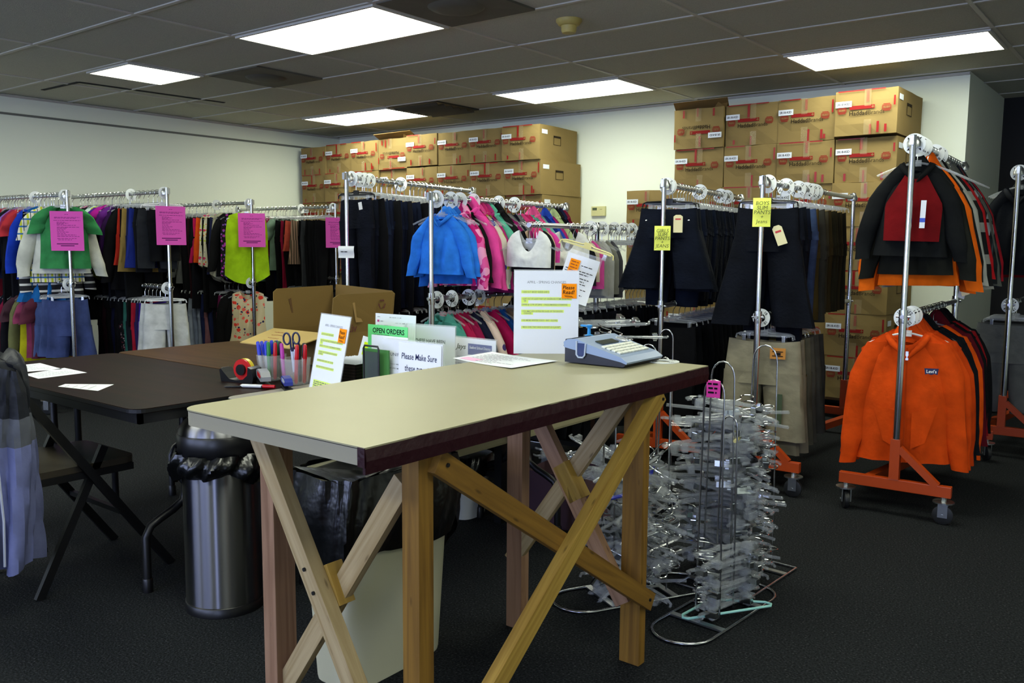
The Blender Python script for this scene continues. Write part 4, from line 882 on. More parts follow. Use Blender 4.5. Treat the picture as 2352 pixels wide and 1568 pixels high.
mb.box((BX1-.006, BY0, BT-.05), (BX1+.001, BY1, BT-.003)).box((BX1-.018, BY0-.002, BT-.037), (BX1+.001, BY0, BT-.001))
mb.build('maroon_edge_tape', MAROON, t)
MB().box((BX0, BY0+.06, BT-.05), (BX0+.003, BY1, BT-.001)).build('edge_strip', LAMEDGE, t)
def leg(x0, x1, y0, y1, m): return MB().box((x0, y0, 0), (x1, y1, BT-.036), bev=.002).build('leg', m, t)
leg(-1.248, -1.200, 1.236, 1.280, PINE_A)
leg(-1.712, -1.664, 1.225, 1.285, PINE_P)
leg(-1.262, -1.196, 2.150, 2.186, PINE_A)
leg(-1.672, -1.612, 2.125, 2.165, PINE_P)
# X braces: aisle side, far end, near end
def brace(p, q, w, th, m, up, name='brace'):
    p, q = Vector(p), Vector(q); d = (q-p).normalized(); L = (q-p).length; u = Vector(up); sd = d.cross(u).normalized(); u = sd.cross(d)
    o = MB().box((-w/2, -th/2, 0), (w/2, th/2, L), bev=.0015).build(name, m, t)
    o.matrix_local = Matrix(((sd.x, u.x, d.x, p.x), (sd.y, u.y, d.y, p.y), (sd.z, u.z, d.z, p.z), (0, 0, 0, 1))); return o
def woody(name, c1, c2, p, q):
    return wood(name, c1, c2, 'Z')
AX = -1.190
brace((AX, 1.275, .79), (AX, 2.20, .185), .022, .052, PINE_A, (0, .5, .85))
brace((AX+.026, 2.175, .815), (AX+.026, 1.17, .045), .030, .050, PINE_Y, (0, -.6, .8))
brace((-1.61, 2.112, .815), (-1.225, 2.112, .20), .03, .05, PINE_P, (.8, 0, .5))
brace((-1.25, 2.138, .80), (-1.66, 2.138, .22), .025, .05, PINE_L, (-.8, 0, .5))
brace((-1.455, 2.122, .575), (-1.39, 2.122, .475), .05, .05, PINE_Y, (.8, 0, .5), 'brace_block')
brace((-1.700, 1.205, .825), (-1.235, 1.205, .07), .034, .045, PINE_L, (.85, 0, .5))
brace((-1.255, 1.252, .74), (-1.665, 1.252, .16), .022, .050, PINE_L, (-.8, 0, .6))
brace((-1.500, 1.245, .505), (-1.455, 1.245, .42), .045, .06, PINE_Y, (.85, 0, .5), 'brace_block')
SCREW = mat('screw_black', '0A0A0A', rough=.5)
for x, y, z, ax in ((-1.685, 1.186, .80, 'Y'), (-1.505, 1.186, .51, 'Y'), (-1.475, 1.186, .463, 'Y'), (AX+.0125, 1.30, .778, 'X'), (AX+.0125, 2.178, .20, 'X'), (AX+.042, 2.17, .80, 'X')):
    R_ = Matrix.Translation((x, y, z)) @ Matrix.Rotation(PI/2, 4, 'X' if ax == 'Y' else 'Y')
    MB().lathe([(.0045, -.002), (.0045, .002)], 10, R_).build('screw_head', SCREW, t)

# ================================================================== folding tables
TZ = .70
WALNUT = wood('walnut_laminate', '22100A', '100704', 'X', .5); WALNUT.node_tree.nodes['Principled BSDF'].inputs['Roughness'].default_value = .45
WALNUT2 = wood('brown_laminate', '523820', '3C2816', 'X', .5); WALNUT2.node_tree.nodes['Principled BSDF'].inputs['Roughness'].default_value = .42
for m_ in (WALNUT, WALNUT2): m_.node_tree.nodes['Principled BSDF'].inputs['Specular IOR Level'].default_value = .05
def rrect(x0, y0, x1, y1, r, n=6):
    P = []
    for cx, cy, a0 in ((x1-r, y1-r, 0), (x0+r, y1-r, PI/2), (x0+r, y0+r, PI), (x1-r, y0+r, 1.5*PI)):
        for k in range(n+1): a = a0+k/n*PI/2; P.append((cx+r*math.cos(a), cy+r*math.sin(a)))
    return P
GREYLAM = mat('grey_laminate', '8F8C84', rough=.4)
def folding_table(label, x0, y0, x1, y1, m, along='X', foot=True):
    cx, cy = (x0+x1)/2, (y0+y1)/2
    t = thing('folding_table', label, 'folding table', (cx, cy, 0)); hx, hy = (x1-x0)/2, (y1-y0)/2
    MB().prism(rrect(-hx, -hy, hx, hy, .05), TZ-.016, TZ).build('tabletop', m, t)
    MB().prism(rrect(-hx-.002, -hy-.002, hx+.002, hy+.002, .052), TZ-.014, TZ-.002).build('edge_band', BLACKMET, t)
    mb = MB()
    for a in ((-hx+.03, -hy+.03, hx-.03, -hy+.045), (-hx+.03, hy-.045, hx-.03, hy-.03), (-hx+.03, -hy+.03, -hx+.045, hy-.03), (hx-.045, -hy+.03, hx-.03, hy-.03)):
        mb.box((a[0], a[1], TZ-.055), (a[2], a[3], TZ-.016))
    mb.build('apron', BLACKMET, t)
    for s in (-1, 1):
        e = (hx if along == 'X' else hy)-.22; w = (hy if along == 'X' else hx)-.14
        def q(a, b, z): return (s*e, a, z) if along == 'X' else (a, s*e, z)
        for k in (-1, 1):
            P = [q(k*.05, 0, TZ-.02), q(k*.05, 0, .34), q(k*.06, 0, .30), q(k*.10, 0, .275), q(k*(w-.06), 0, .255), q(k*(w-.02), 0, .235), q(k*w, 0, .20), q(k*w, 0, .012)]
            l = MB().tube(P, .0145, 10).build('leg', BLACKMET, t, smooth=True)
            MB().lathe([(.018, 0), (.018, .045), (.0155, .05)], 12, Matrix.Translation(q(k*w, 0, 0))).build('rubber_foot', BLACKPL, l, smooth=True)
    return t
folding_table('dark walnut folding table with loose papers, between jacket chair and tape dispenser', -4.06, 1.405, -2.61, 2.10, WALNUT)
folding_table('lighter brown folding table along the far side of the walnut one', -4.08, 2.112, -2.63, 2.80, WALNUT2)
folding_table('grey folding table under the paper holders, behind the workbench', -2.605, 1.72, -1.90, 3.16, GREYLAM, 'Y')
# low cream table behind the workbench
t = thing('low_table', 'low cream table on black legs seen beneath the workbench top', 'low table', (-2.62, 3.08, 0))
MB().box((-.32, -.78, .365), (.32, .78, .41), bev=.012).build('tabletop', LAM, t)
for x in (-.27, .27):
    for y in (-.14, .58): MB().box((x-.02, y-.02, 0), (x+.02, y+.02, .365)).build('leg', BLACKMET, t)
for y in (-.14, .58): MB().box((-.25, y-.012, .20), (.25, y+.012, .225)).build('stretcher', BLACKMET, t)
# ================================================================== folding chair with the jacket
t = thing('folding_chair', 'dark folding chair at the walnut table with a jacket over its back', 'folding chair', (-3.24, 1.42, 0))
SEATM = mat('brown_vinyl', '3A342A', rough=.35, spec=.5)
MB().prism(rrect(-.20, -.17, .20, .22, .05), .415, .445).build('seat', SEATM, t)
for s in (-1, 1):
    MB().beam((s*.215, -.235, .80), (s*.215, .33, .0), .02, .03, (0, .8, .55)).build('leg', BLACKMET, t)
    MB().beam((s*.19, .10, .50), (s*.19, -.15, .0), .02, .028, (0, -.8, .5)).build('leg', BLACKMET, t)
    MB().beam((s*.20, -.15, .41), (s*.20, .20, .41), .015, .025).build('seat_rail', BLACKMET, t)
MB().beam((-.215, .16, .24), (.215, .16, .24), .018, .018).build('crossbar', BLACKMET, t)
MB().beam((-.19, -.12, .17), (.19, -.12, .17), .018, .018).build('crossbar', BLACKMET, t)
MB().grid(lambda a, b: ((2*a-1)*.205, -.235+.02*(2*a-1)**2-.0, .62+.19*b), 10, 4).build('backrest', BLACKMET, t, smooth=True)
JL = cloth('7278A2', 'nylon'); JD = cloth('26282E', 'nylon'); JG = cloth('5A5D66', 'nylon'); JW = mat('reflective_piping', 'B8BCC8', rough=.3)
for m_ in (JL, JD, JG): m_.node_tree.nodes['Principled BSDF'].inputs['Roughness'].default_value = .45
t = thing('jacket', 'lilac and dark grey jacket draped over the folding chair', 'jacket', (-3.155, 1.165, 0))
rj = random.Random(5)
def jk(a, b):                       # tube-like drape over the back: a round, b down
    an = 2*PI*a; f = .030*math.sin(5*an+2*b)*(.3+b)+.018*math.sin(11*an+4*b)*(.2+b)+.008*math.sin(19*an+9*b)
    w = .27-.03*b+.02*math.sin(3*b); dd = .055+.05*min(1, b*3)-.02*b
    x, y = _sup(an, w+f*.6, dd+f, .8)
    z = .845-.665*b-(.03*abs(x/w)**2)*(1-b)+.015*math.sin(4*an)*b
    if b < .08: z += .01; x *= .97; y *= .55+5.5*b
    return (x, y, z)
def band_(b0, b1, n, nv): return MB().grid(lambda a, b: jk(a, b0+(b1-b0)*b), 64, nv)
band_(0, .22, 0, 8).build('yoke', JD, t, smooth=True)
band_(.22, .36, 0, 6).build('chest_band', JG, t, smooth=True)
band_(.36, 1, 0, 22).build('body', JL, t, smooth=True)
for s, x, y0 in ((1, .16, -.10), (-1, -.14, -.10)):
    R_ = []
    for i in range(12):
        b = i/11; ring = []
        for j in range(14):
            a, c = _sup(2*PI*j/14, (.085-.025*b)*(1+.08*math.sin(7*b*PI+j)), .05-.012*b)
            ring.append((x+.06*s*b*.4+a, y0-.02*math.sin(PI*b)+c+.01*math.sin(9*b), .80-.60*b+.02*math.sin(2*PI*j/14)))
        R_.append(ring)
    MB().rings(R_[:4]).build('sleeve_cap', JD, t, smooth=True)
    MB().rings(R_[3:5]).build('sleeve_band', JG, t, smooth=True)
    MB().rings(R_[4:]).build('sleeve', JL, t, smooth=True)
R_ = []
for i in range(8):
    b = i/7; R_.append([(.08+.15*b+x*.8+.012*math.sin(5*j+3*b), .04+.026*y_, .862-.17*b*b+.02*math.sin(2*PI*j/14*2)) for j, (x, y_) in enumerate(_sup(2*PI*j/14, .07*math.sin(PI*(.18+.7*b)), 1.5*math.sin(PI*(.2+.7*b))) for j in range(14))])
MB().rings(R_, (True, True)).build('hood', JD, t, smooth=True)
MB().tube([(.255, -.05, .80), (.275, -.055, .72), (.262, -.06, .55), (.258, -.05, .35), (.245, -.05, .20)], .004, 6).build('piping', JW, t)

# ================================================================== bins
BRUSH = mat('brushed_steel', (.20, .20, .215), rough=.33, metal=1, aniso=1.)
BRUSH.node_tree.nodes['Principled BSDF'].inputs['Anisotropic Rotation'].default_value = .25
_tg = BRUSH.node_tree.nodes.new('ShaderNodeTangent'); _tg.direction_type = 'RADIAL'; _tg.axis = 'Z'
BRUSH.node_tree.links.new(_tg.outputs[0], BRUSH.node_tree.nodes['Principled BSDF'].inputs['Tangent'])
t = thing('trash_can', 'round brushed steel trash can with domed lid beside the workbench', 'trash can', (-2.53, 1.66, 0))
MB().lathe([(.128, .012), (.128, .535)], 48).build('body', BRUSH, t, smooth=True)
MB().lathe([(.132, 0), (.132, .03), (.128, .034)], 48).build('base_ring', BLACKPL, t, smooth=True)
MB().lathe([(.136, .535), (.140, .54), (.140, .60), (.136, .606)], 48, cap=False).build('collar', BLACKPL, t, smooth=True)
MB().lathe([(.137, .606), (.132, .625), (.115, .645), (.085, .652)], 48, cap=False).build('dome_lid', BRUSH, t, smooth=True)
def bagskirt(R0, z0, z1, seed, sq=None):
    r = random.Random(seed); ph = [r.uniform(0, 6) for _ in range(4)]
    def f(a, b):
        an = 2*PI*a; wv = .010*math.sin(9*an+ph[0]+3*b)+.008*math.sin(17*an+ph[1]+6*b)
        z = z0+(z1-z0)*b*(1+.20*math.sin(2*an+ph[2])+.14*math.sin(5*an+ph[3]))
        if sq: x, y = _sup(an, sq[0]+.014+wv*.7+.014*math.sin(PI*b), sq[1]+.014+wv*.7+.014*math.sin(PI*b), .45); return (x, y, z)
        R1 = R0+.008+wv+.02*math.sin(PI*b); return (R1*math.cos(an), R1*math.sin(an), z)
    return MB().grid(f, 96, 8)
bagskirt(.134, .545, .46, 2).build('bag_skirt', BAG, t, smooth=True)
MB().tube([(-.15, -.03, .52), (-.175, -.05, .48), (-.165, -.055, .43), (-.15, -.05, .40)], [.03, .028, .016, .005], 10).build('bag_knot', BAG, t, smooth=True)
# tall slim bin below the workbench
BINW = mat('bin_plastic', 'C9C6A8', rough=.45); 
t = thing('waste_bin', 'tall cream slim bin with black bag under the workbench', 'waste bin', (-1.812, 1.70, 0))
R_ = [[(lambda a, b: (a, b, z))(*_sup(2*PI*j/40, w, d, .38)) for j in range(40)] for z, w, d in ((0, .088, .185), (.01, .09, .187), (.56, .110, .222), (.60, .116, .228), (.605, .116, .228))]
MB().rings(R_, (True, False)).build('body', BINW, t, smooth=True)
bagskirt(0, .612, .36, 7, (.116, .228)).build('black_bag', BAG, t, smooth=True)
MB().grid(lambda a, b: (lambda p: (p[0], p[1], .613-.05*(1-b)+.012*math.sin(20*a)))(_sup(2*PI*a, .129*b, .241*b, .42)), 60, 8).build('bag_top', BAG, t, smooth=True)
t = thing('waste_basket', 'small white basket with black bag beneath the grey table', 'waste basket', (-2.56, 2.93, 0))
R_ = [[(lambda a, b: (a, b, z))(*_sup(2*PI*j/32, w, d, .6)) for j in range(32)] for z, w, d in ((0, .085, .085), (.28, .115, .115), (.285, .118, .118))]
MB().rings(R_, (True, False)).build('body', WHITE, t, smooth=True)
bagskirt(0, .295, .20, 9, (.118, .118)).build('black_bag', BAG, t, smooth=True)
# carton of loose hangers on the floor
def open_box(t, w, d, h, m, flaps=()):
    MB().box((-w/2, -d/2, 0), (w/2, d/2, .004)).build('base', m, t)
    for a, b in (((-w/2, -d/2, 0), (w/2, -d/2+.004, h)), ((-w/2, d/2-.004, 0), (w/2, d/2, h)), ((-w/2, -d/2, 0), (-w/2+.004, d/2, h)), ((w/2-.004, -d/2, 0), (w/2, d/2, h))): MB().box(a, b).build('side_panel', m, t)
p = at_z(1290, 1215, 0); t = thing('carton', 'small open carton of loose hangers on the carpet beneath the workbench', 'cardboard box', (p.x-.05, p.y+.12, 0), .1)
open_box(t, .30, .26, .24, mat('dark_carton', '4A3038', rough=.8)); BOXH = (p.x-.05, p.y+.12)
for k in range(6): hanger((BOXH[0]+gr.uniform(-.03, .03), BOXH[1]+gr.uniform(-.05, .05), .24+.014*k), 0, 'clear clip hanger dropped in the small floor carton under the bench', True, rot=(PI/2+gr.uniform(-.2, .2), gr.uniform(-.3, .3), gr.uniform(-.5, 1.)), group='hangers in the floor carton')

# ================================================================== hanger stands
WIRE = mat('stand_wire', (.45, .46, .48), rough=.22, metal=1)
def stand(label, x, y, yaw, loops, half=.20, w=.085, kind='oval', group=None):
    t = thing('hanger_stand', label, 'hanger stand', (x, y, 0), yaw)
    if kind == 'oval':
        P = [(w*math.cos(a), half+w*math.sin(a), .006) for a in [PI*k/10 for k in range(11)]]+[(-w*math.cos(a), -half-w*math.sin(a), .006) for a in [PI*k/10 for k in range(11)]]
    else: P = [(-w, -half, .006), (w, -half, .006), (w, half, .006), (-w, half, .006)]
    MB().tube(P, .005, 8, closed=True).build('base_ring', WIRE, t, smooth=kind == 'oval')
    for yy in (-half*.6, half*.6): MB().box((-w, yy-.012, .004), (w, yy+.012, .010)).build('cross_strap', STEEL, t)
    MB().box((-.012, -half*.6, .0105), (.012, half*.6, .0135)).build('spine', STEEL, t)
    for (yy, h, lw, ax) in loops:
        P = [(-lw, .01), (-lw*.8, h-lw*1.0)]+[(-lw*.8*math.cos(a), h-lw+lw*math.sin(a)) for a in [PI*k/8 for k in range(1, 8)]]+[(lw*.8, h-lw), (lw, .01)]
        MB().tube([((u, yy, v) if ax == 'x' else (0, yy+u, v)) for u, v in P], .0032, 8).build('wire_loop', WIRE, t, smooth=True)
    return t
S1 = at_z(1645, 1405, 0); S2 = at_z(1695, 1325, 0); S3 = at_z(1450, 1362, 0)
stand('wire hanger stand with oval base, small hanger pile and pink tag', S1.x, S1.y, -.08, [(-.06, .80, .045, 'x'), (.05, .665, .035, 'x')], .21, .10)
t = thing('size_tag', 'bright pink tag stuck on the wire loop of the oval hanger stand', 'tag', (S1.x-.002, S1.y-.075, .745), .2)
MB().box((-.022, -.004, 0), (.022, .004, .055), bev=.002).build('tag_paper', mat('hot_pink_tag', 'F03CB4', rough=.6), t)
put('text_lines', lines_mesh(.04, [(.042, -.017, .015), (.028, -.015, .014), (.014, -.016, .012)], 3, INK, .006), t, loc=(0, -.0045, 0))
stand('wire hanger stand with rectangular base buried in the tallest pile of hangers', S2.x, S2.y, -.06, [(-.17, .83, .055, 'x'), (.16, .86, .06, 'x')], .22, .13, 'rect')
stand('wire hanger stand with oval base behind the amber bench leg', S3.x, S3.y, -.5, [(-.1, .86, .045, 'x'), (.12, .84, .04, 'x')], .20, .10)
stand('empty wire hanger stand close to the girls-pants rack base', -1.86, 3.45, .1, [(-.1, .80, .05, 'x'), (.1, .85, .04, 'x')], .18, .10)
rh = random.Random(21)
IMG = math.atan2(.615, .788)            # the picture's own sideways direction, in the floor plane
def pile(c, n, z0, z1, label, group, spread=.22, yaw0=IMG, off=(0, 0), tilt=.10, clipshare=.6, special={}, scale=1.22):
    """hangers lying flat, hooks pointing along yaw0"""
    for i in range(n):
        z = z0+(z1-z0)*i/(n-1); yw = yaw0+rh.gauss(0, spread); sp = special.get(i)
        ctr = Vector((c.x+off[0]+rh.uniform(-.02, .02), c.y+off[1]+rh.uniform(-.03, .03), z+rh.uniform(-.004, .004)))
        # hanger local: hook towards +z, shoulders along x -> lay down: +z to the yaw direction
        M = Matrix.Rotation(yw, 4, 'Z') @ Matrix.Rotation(rh.gauss(0, tilt), 4, 'Y') @ Matrix.Rotation(rh.gauss(0, tilt), 4, 'X') @ Matrix(((0, 0, 1, 0), (1, 0, 0, 0), (0, 1, 0, 0), (0, 0, 0, 1)))
        d = M.to_3x3() @ Vector((0, 0, .10*scale))
        hanger(ctr+d, 0, sp[0] if sp else label, rh.random() < clipshare, m=sp[1] if sp else None, detail=2 if rh.random() < .4 else 1, group=None if sp else group, rot=M.to_euler(), prio=-1.5, scale=scale)
pile(S2, 72, .035, .64, 'clear plastic hanger in the tallest pile on the rectangular wire stand', 'hangers in the tallest pile', .22, IMG+.20, off=(-.03, -.02),
     special={61: ('cream clip hanger high in the tallest hanger pile', CRMH), 59: ('black hanger just below the cream one in the tallest pile', BLKH), 54: ('black hanger a hand below the cream one in the tallest pile', BLKH), 25: ('black hanger low in the tallest hanger pile', BLKH), 12: ('black hanger near the floor in the tallest hanger pile', BLKH)})
pile(S2, 46, .05, .65, 'clear plastic hanger in the tallest pile on the rectangular wire stand', 'hangers in the tallest pile', .28, PI/2+.15, off=(-.05, -.03), tilt=.08, clipshare=.5)
pile(S2+Vector((-.10, -.06, 0)), 9, .12, .58, 'clear hanger poking out sideways from the tallest hanger pile', 'hangers poking from the tallest pile', .4, PI/2+.7, off=(-.02, 0), tilt=.2)
pile(S1, 16, .02, .22, 'clear clip hanger in the small pile on the oval wire stand', 'hangers in the small pile', .08, PI-.2, off=(.03, .0), tilt=.06, clipshare=1., scale=1.0)
pile(S3, 56, .03, .48, 'clear plastic hanger in the tangled pile behind the amber bench leg', 'hangers in the tangled pile', .9, IMG-.3, tilt=.35,
     special={45: ('blue plastic hanger sticking out of the tangled pile', BLUEH), 22: ('black hanger in the tangled pile behind the bench leg', BLKH)})
t = thing('wire_hanger', 'mint plastic coated hanger lying on the base of the oval wire stand', 'hanger', (S1.x+.05, S1.y-.02, .025), 1.0)
MB().tube([(-.17, 0, 0), (-.16, .02, 0), (0, .10, .0), (.16, .02, 0), (.17, 0, 0), (.16, -.012, 0), (-.16, -.012, 0)], .0045, 8, closed=True).build('frame', mat('mint_plastic', '9FDCD4', rough=.4), t, smooth=True)
# ================================================================== things on the workbench
FACE = .6618                                   # yaw of a sheet that looks at the camera's side of the room
def fit(body, x0, x1, z, size, parent, m=INK, y=-.0016, bold=.01, **k):
    me = text_mesh(body, size, bold, **k); w = max(v.co.x for v in me.vertices)-min(v.co.x for v in me.vertices); l = min(v.co.x for v in me.vertices)
    s = (x1-x0)/w
    o = put('lettering', me, parent, m, loc=(x0-l*s, y, z)); o.scale = (s, 1, 1); return o
def page_z(y): return (1085-y)/945*.279
def page_x(x): return (x-110)/735*.216-.108
HL = [(193, 360, 512, 395), (193, 437, 768, 472), (193, 472, 272, 507), (193, 510, 755, 543), (193, 580, 678, 612), (193, 612, 328, 637), (193, 688, 612, 718), (193, 765, 650, 798)]
TX = [('\u2022 GIVE OUT SHORT SLEEVE SHIRTS', 200, 510, 388), ('\u2022 GIVE OUT AT LEAST PART OF ORDERS BOTTOMS IN SHORTS', 200, 752, 466), ('OR', 220, 248, 489), ('CAPRIS & 1-2 PR OF JEANS - UNLESS MARKED OTHERWISE.', 198, 722, 531), ('\u2022 YOU MAY ADD EXTRAS BECAUSE OF THE SEASON', 200, 662, 607), ('CHANGES.', 220, 312, 630), ('\u2022 NO MORE WINTER COATS - HAT - GLOVES', 200, 605, 710), ('\u2022 MAKE SURE THEY HAVE A HOODY AS A JACKET', 200, 640, 786)]
def april_sign(label, loc, yaw, lean, extra=False):
    t = thing('notice_stand', label, 'sign holder', loc, rot=(-lean, 0, yaw))
    MB().box((-.109, -.0035, 0), (.109, -.0025, .283)).box((-.109, .0025, 0), (.109, .0035, .283)).box((-.109, -.0035, .280), (.109, .0035, .283)).build('acrylic_sleeve', CLEARTHIN, t)
    MB().box((-.03, .0035, 0), (.03, .08, .003)).build('acrylic_foot', CLEARTHIN, t)
    p = MB().box((-.108, -.0012, .001), (.108, .0012, .2795)).build('paper_sheet', PAPER, t)
    mb = MB()
    for a, b, c, d in HL: mb.quad(page_x(a), page_z(d), page_x(c), page_z(b), -.0014)
    if extra: mb.quad(-.085, .01, .07, .042, -.0014)
    mb.build('highlight', YELLOWHL, p)
    fit('APRIL - SPRING CHANGES', page_x(258), page_x(700), page_z(282), .0125, p, INKGREY, bold=.0)
    for s, a, b, y in TX: fit(s, page_x(a), page_x(b), page_z(y), .0078, p)
    if extra: put('text_lines', lines_mesh(.1, [(.034, -.08, .03), (.027, -.08, .06), (.020, -.08, .05), (.013, -.08, -.02)], 8, INK, .003), p, loc=(0, -.0008, 0))
    n = MB().box((page_x(650), -.0042, page_z(450)), (page_x(820), -.0036, page_z(283))).build('sticky_note', ORANGENOTE, t)
    fit('Please', page_x(662), page_x(795), page_z(345), .017, n, INK, -.0046, .012, shear=.15); fit('Read!', page_x(662), page_x(798), page_z(400), .019, n, INK, -.0046, .012, shear=.15)
    MB().beam((page_x(682), -.0046, page_z(418)), (page_x(770), -.0046, page_z(425)), .0005, .0012).beam((page_x(690), -.0046, page_z(428)), (page_x(782), -.0046, page_z(436)), .0005, .0012).build('underline', INK, n)
    return t
a_, b_ = at_z(1182, 812, BT), at_z(1325, 813, BT); c_ = (a_+b_)/2
april_sign('upright spring changes notice in clear acrylic standing on the workbench', (c_.x, c_.y, BT), FACE, .0)
# laminated sheet
def sheet(label, pts, z, m=PAPER, lines=6, group=None, name='paper_sheet', lam=False, seed=1, curl=0.):
    A, B, C, D = [Vector((p.x, p.y)) for p in pts]
    c = (A+B+C+D)/4; t = thing(name, label, 'paper', (c.x, c.y, z), group=group)
    def f(u, v): q = (A*(1-u)+B*u)*(1-v)+(D*(1-u)+C*u)*v-c; return (q.x, q.y, .001+curl*abs(u-.5)**2)
    MB().grid(f, 8, 4).build('page', m, t, smooth=True)
    mb = MB(); r = random.Random(seed)
    for k in range(lines):
        v = .15+.75*k/lines; u = .1; e = r.uniform(.5, .92)
        while u < e:
            L = r.uniform(.03, .09); q = [f(u, v), f(min(e, u+L), v), f(min(e, u+L), v+.017), f(u, v+.017)]; mb.add([(x, y, zz+.0006) for x, y, zz in q], [(0, 1, 2, 3)]); u += L+.015
    mb.build('text_lines', INKBLUE if lam else INKGREY, t)
    if lam:
        MB().add([(x, y, zz+.0005) for x, y, zz in (f(.05, .08), f(.32, .08), f(.32, .3), f(.05, .3))], [(0, 1, 2, 3)]).build('pink_highlight', mat('pink_marker', 'F3B6DC', rough=.6), t)
        def g(u, v): x, y, zz = f(-.03+1.06*u, -.03+1.06*v); return (x, y, zz+.0012)
        MB().grid(g, 8, 4).build('laminate_film', CLEARTHIN, t, smooth=True)
    return t
sheet('laminated printed sheet lying flat on the workbench beside the upright notice', [at_z(x, y, BT) for x, y in ((1040, 825), (1175, 848), (1282, 831), (1130, 810))], BT, lam=True, lines=8, curl=.012)
# label maker -------------------------------------------------------
a_ = at_z(1292, 833, BT); t = thing('label_maker', 'blue-grey label maker with pale keys on the workbench', 'label maker', (a_.x+.005, a_.y+.005, BT), .02)
LMB = mat('label_maker_blue', '8497B8', rough=.35); LMD = mat('label_maker_navy', '12141F', rough=.4); KEY = mat('key_cream', 'D9DCD2', rough=.5)
MB().prism([(0, .004), (.208, .004), (.216, .012), (.20, .02), (.02, .046), (.0, .05)], 0, .225, 'Y').build('lower_case', LMD, t)
MB().prism([(-.002, .05), (.02, .046), (.20, .019), (.219, .013), (.222, .019), (.20, .033), (.08, .066), (.045, .078), (.01, .075), (-.004, .066)], -.002, .227, 'Y').build('upper_case', LMB, t)
MB().prism([(-.012, .052), (0, .045), (.022, .06), (.02, .078), (-.004, .074)], .01, .215, 'Y').build('tape_cover', LMD, t)
MB().tube([(.045, -.004, .072), (.045, -.004, .03), (.052, -.004, .022), (.068, -.004, .022), (.075, -.004, .03), (.078, -.004, .066)], .003, 8).build('window_rim', mat('rim_grey', 'AEB9CC', rough=.3), t, smooth=True)
MB().box((.047, -.0035, .026), (.074, -.002, .066)).build('tape_window', mat('window_blue', '26386A', rough=.15), t)
sl = math.atan2(.033-.066, .12)
for r_ in range(4):
    for k in range(9):
        x = .125+r_*.017; z = .066+(x-.08)*(-.033/.12)
        MB().box((-.0065, -.0085, 0), (.0065, .0085, .005), bev=.0015).build('key', KEY, t, loc=(x, .028+k*.0205+r_*.002, z), rot=(0, -sl, 0))
MB().box((-.014, .05, .0), (.014, .15, .003)).build('screen', mat('lcd_dark', '39413C', rough=.15), t, loc=(.092, 0, .0635), rot=(0, -sl, 0))
MB().lathe([(.020, 0), (.020, .004), (.016, .006)], 20).build('dial', mat('dial_silver', 'C2C8D0', rough=.25, metal=.6), t, loc=(.095, .185, .063), rot=(0, -sl, 0))
# loose clear hangers resting behind it
lc = at_z(1440, 824, BT)
for k, (px, py, zz, yw, lab) in enumerate(((1370, 812, .955, IMG, 'clear clip hanger lying across the label maker'), (1425, 814, .935, IMG+.12, 'clear clip hanger lying behind the label maker keys'), (1450, 818, .915, IMG-.1, 'lowest clear clip hanger behind the label maker'), (1400, 816, .945, IMG+.25, 'clear clip hanger tilted up behind the label maker'))):
    q = at_d(px, 795, 2.95)
    M = Matrix.Rotation(yw, 4, 'Z') @ Matrix.Rotation(.25*(k % 2), 4, 'X') @ Matrix(((1, 0, 0, 0), (0, 0, -1, 0), (0, 1, 0, 0), (0, 0, 0, 1)))
    hanger((q.x, q.y-.03, zz), 0, lab, True, detail=2, rot=M.to_euler(), prio=-3)
# pump bottle
q = at_z(1352, 824, BT); t = thing('pump_bottle', 'blue pump bottle top behind the clear hangers on the workbench', 'pump bottle', (q.x, q.y, BT))
BLUEPL = mat('blue_pump', '1E86C8', rough=.35)
MB().lathe([(.024, 0), (.025, .004), (.025, .05), (.018, .062), (.012, .066)], 20).build('bottle', mat('bottle_blue', '2F8FC8', rough=.2, alpha=.7), t, smooth=True)
MB().lathe([(.014, .062), (.014, .078), (.006, .08), (.005, .10), (.010, .104), (.011, .110), (.004, .112)], 16).box((-.03, -.005, .104), (0, .005, .110)).build('pump_head', BLUEPL, t, smooth=True)
q = at_z(1525, 831, BT)
o = size_ring((q.x, q.y, BT+.0016), 0, 12, 'white printed size ring lying flat at the far corner of the workbench'); o.rotation_euler = (-PI/2, 0, .4); o.scale = (1.05,)*3

# ================================================================== things on the folding tables
sheet('white printed sheet on the walnut table, beside the jacket shoulder', [at_z(x, y, TZ) for x, y in ((18, 842), (92, 834), (145, 848), (60, 854))], TZ, seed=2)
sheet('white printed sheet on the walnut table, second toward the tape dispenser', [at_z(x, y, TZ) for x, y in ((55, 860), (148, 845), (200, 856), (88, 870))], TZ, seed=3)
sheet('folded white leaflet at the front edge of the walnut table', [at_z(x, y, TZ) for x, y in ((133, 888), (150, 882), (262, 883), (225, 898))], TZ, seed=4, lines=4)
